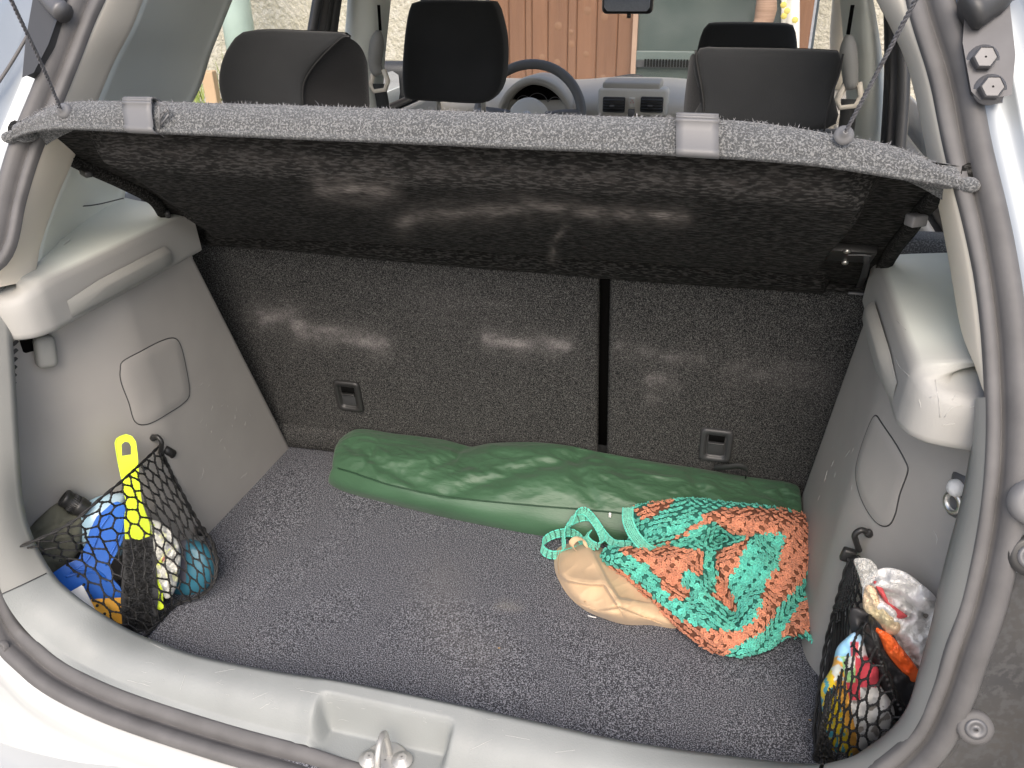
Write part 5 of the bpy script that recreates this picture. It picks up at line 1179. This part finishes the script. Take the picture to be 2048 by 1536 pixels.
tag(tw, "crumpled white terry towel bulging above the right hand net", "towel")
red = mat("red_stripe_cloth", (.55, .08, .09), .85, bump=.6, bs=400)
rd = puff("red_cloth", RZ([(610, 395), (650, 400), (690, 480), (730, 560), (820, 600), (770, 620), (720, 600), (670, 500)]), (PLr[0], PLr[1]-.016), .006, red, None, wr=.002); tag(rd, "strip of red cloth folded inside the white towel", "cloth")
yw = puff("cream_cloth", RZ([(560, 420), (620, 430), (660, 520), (760, 620), (770, 700), (700, 720), (640, 640), (550, 560)]), (PLr[0], PLr[1]-.016), .010, mat("cream_terry", (.70, .60, .38), .95, bump=1., bs=380, bdist=.003, c2=(.72, .48, .36), vs=22), None, wr=.006, ws=.06); tag(yw, "cream and pink fluffy cloth between towel and orange film", "cloth")
of = puff("orange_film", RZ([(590, 640), (650, 680), (720, 720), (780, 790), (880, 920), (900, 980), (850, 1010), (770, 930), (690, 830), (650, 740)]), (PLr[0], PLr[1]-.010), .007, mat("orange_red_film", (.92, .11, .02), .25, c2=(.95, .20, .05), vs=25), None, wr=.003, ws=.08); tag(of, "glossy orange red plastic film edging the white towel", "plastic film")
cfm = puff("clear_film", RZ([(490, 260), (540, 245), (600, 262), (640, 330), (600, 400), (545, 430), (520, 350)]), (PLr[0], PLr[1]-.006), .006, mat("clear_plastic", (.75, .75, .72), .15, alpha=.38), None, wr=.006, ws=.09); tag(cfm, "crinkled clear plastic bag mouth by the right net hook", "plastic bag")
bb = puff("black_pouch", RZ([(470, 560), (560, 570), (630, 640), (690, 820), (790, 940), (880, 1020), (860, 1150), (760, 1250), (690, 1150), (600, 900), (480, 720)]), (PLr[0], PLr[1]-.012), .010, mat("black_nylon", (.025, .025, .027), .6, bump=.3, bs=300), None, wr=.006, ws=.04); tag(bb, "black nylon pouch wedged behind the colourful packet", "pouch")
def pcol(u, v):
    x, y = (u-1548)*3.072, (v-1036)*3.072; n_3 = nz(x*.02, y*.02, 1)
    if y < 850+n_3*60:
        if x < 470: return (.32, .62, .85)
        return (.72, .12, .14) if (abs(x-480) < 40 and 760 < y < 850) else (.45, .68, .88) if y < 780 else (.85, .86, .88)
    if x < 370 + (y-1000)*.25: return (.86, .62, .03) if nz(x*.03, y*.02, 7) > -.15 else (.08, .35, .42)
    if x < 440+(y-1000)*.2: return (.80, .42, .08) if y > 1000 or n_3 > 0 else (.75, .78, .70)
    if x < 500 and y < 1010: return (.35, .62, .25) if n_3 > -.1 else (.85, .85, .8)
    if y < 1040: return (.70, .09, .12)
    if x < 530 and y < 1120: return (.70, .09, .12)
    return (.86, .86, .84) if nz(x*.015, y*.015, 4) > -.3 else (.35, .33, .30)
pk2 = puff("colourful_packet", RZ([(360, 900), (385, 800), (440, 740), (500, 700), (545, 740), (580, 860), (640, 920), (650, 1020), (720, 1130), (740, 1220), (680, 1330), (560, 1420), (440, 1520), (360, 1480), (310, 1300), (290, 1120), (290, 1030), (330, 960)]), (PLr[0], PLr[1]+.0), .020, mat("glossy_print", (.6, .6, .6), .25, att="col"), None, colf=pcol, rows=60, n=170, wr=.003, ws=.04, back=.03)
tag(pk2, "glossy blue red yellow and white printed packet inside the right net", "packet")
# crumbs on the mat
for (u, v), l_ in (((998, 1296), "dry leaf crumb on the carpet in the middle of the boot floor"), ((1624, 1446), "small brown crumb on the carpet beside the right net")):
    c_ = PZ(u, v, .003); tag(mesh("crumb", *join([(c_+np.array([rng.normal()*.003, rng.normal()*.003, 0])+BV*[.0022, .0012, .0010], BF) for _ in range(1)]), mat("crumb_brown", (.30, .20, .10), .9)), l_, "crumb")

# scuffs and scratches on the plastics
scm = mat("scuff_white", (.48, .475, .455), .7)
def scuff(L, fn, r_=.0004): return tube(crv([fn(u, v) for u, v in L], 12), [r_*(.25+.75*math.sin(math.pi*i/11)) for i in range(12)], 4)
sc = []
f1 = lambda u, v: on_pan(u, v, 1, .0002)
for L in ([(1866, 560+500), (1874, 1075), (1872, 1090)], [(1655, 940), (1648, 965)], [(1668, 920), (1662, 935)], [(1640, 990), (1635, 1002)], [(1700, 900), (1690, 915)]): sc.append(scuff(L, f1))
for k in range(14):
    u, v = 1660+140*rng.random(), 880+150*rng.random(); sc.append(scuff([(u, v), (u+rng.normal()*6, v+6+8*rng.random())], f1, .0002))
mesh("scuff_marks", *join(sc), scm, trims[1], kind="stuff")
f2 = lambda u, v: on_pan(u, v, -1, .0002)
sc = []
for k in range(22):
    u, v = 380+130*rng.random(), 760+210*rng.random()
    if u < 560-(960-v)*.35: sc.append(scuff([(u, v), (u+rng.normal()*5, v+5+7*rng.random())], f2, .00018))
mesh("scuff_marks", *join(sc), scm, trims[-1], kind="stuff")
from mathutils.bvhtree import BVHTree
def bvh(o): me = o.data; return BVHTree.FromPolygons([v.co for v in me.vertices], [p.vertices for p in me.polygons])
def cast(T_, u, v):
    k = Vector(ray(u, v)).normalized(); h = T_.ray_cast(Vector(CAM), k); return np.array(h[0])-np.array(k)*.0003 if h[0] else None
for o_, Ls, nm in ((sill_o, [[(255, 1480-120), (300, 1372)], [(370, 1350), (360, 1380)], [(430, 1345), (470, 1338)], [(505, 1398), (535, 1385)], [(540, 1405), (520, 1418)], [(940, 1500), (985, 1478)], [(1010, 1470), (1060, 1480)], [(1110, 1505), (1150, 1500)], [(600, 1380), (640, 1388)], [(300, 1285), (330, 1300)]], 'sill'), (ledges[1], [[(1870, 760), (1878, 800), (1880, 835)], [(1888, 835), (1905, 815), (1925, 812)], [(1860, 795), (1872, 792)], [(1905, 800), (1912, 790)], [(1885, 850), (1910, 847)], [(1795, 640), (1812, 660)], [(1790, 715), (1800, 735), (1818, 752)], [(1838, 800), (1842, 815)], [(1940, 815), (1950, 812)]], 'ledge')):
    T_ = bvh(o_); sc = []
    for L in Ls:
        P = [cast(T_, u, v) for u, v in crv([(u, v, 0) for u, v in L], 8)[:, :2]]; P = [p for p in P if p is not None]
        if len(P) > 5: sc.append(tube(np.array(P)+rng.normal(size=(len(P), 3))*.00015, .00017 if nm == 'sill' else .0003, 4))
    if nm == 'sill':
        for k in range(30):
            u = 250+900*rng.random(); v = 1300+(u-250)*.19+60*rng.random(); du_ = rng.normal()*8+6
            P = [cast(T_, u+du_*x, v+rng.normal()*1+3*x) for x in np.linspace(0, 1, 5)]; P = [p for p in P if p is not None]
            if len(P) == 5: sc.append(tube(np.array(P), .00010, 3))
    if sc: mesh("scuff_marks", *join(sc), scm, o_, kind="stuff")
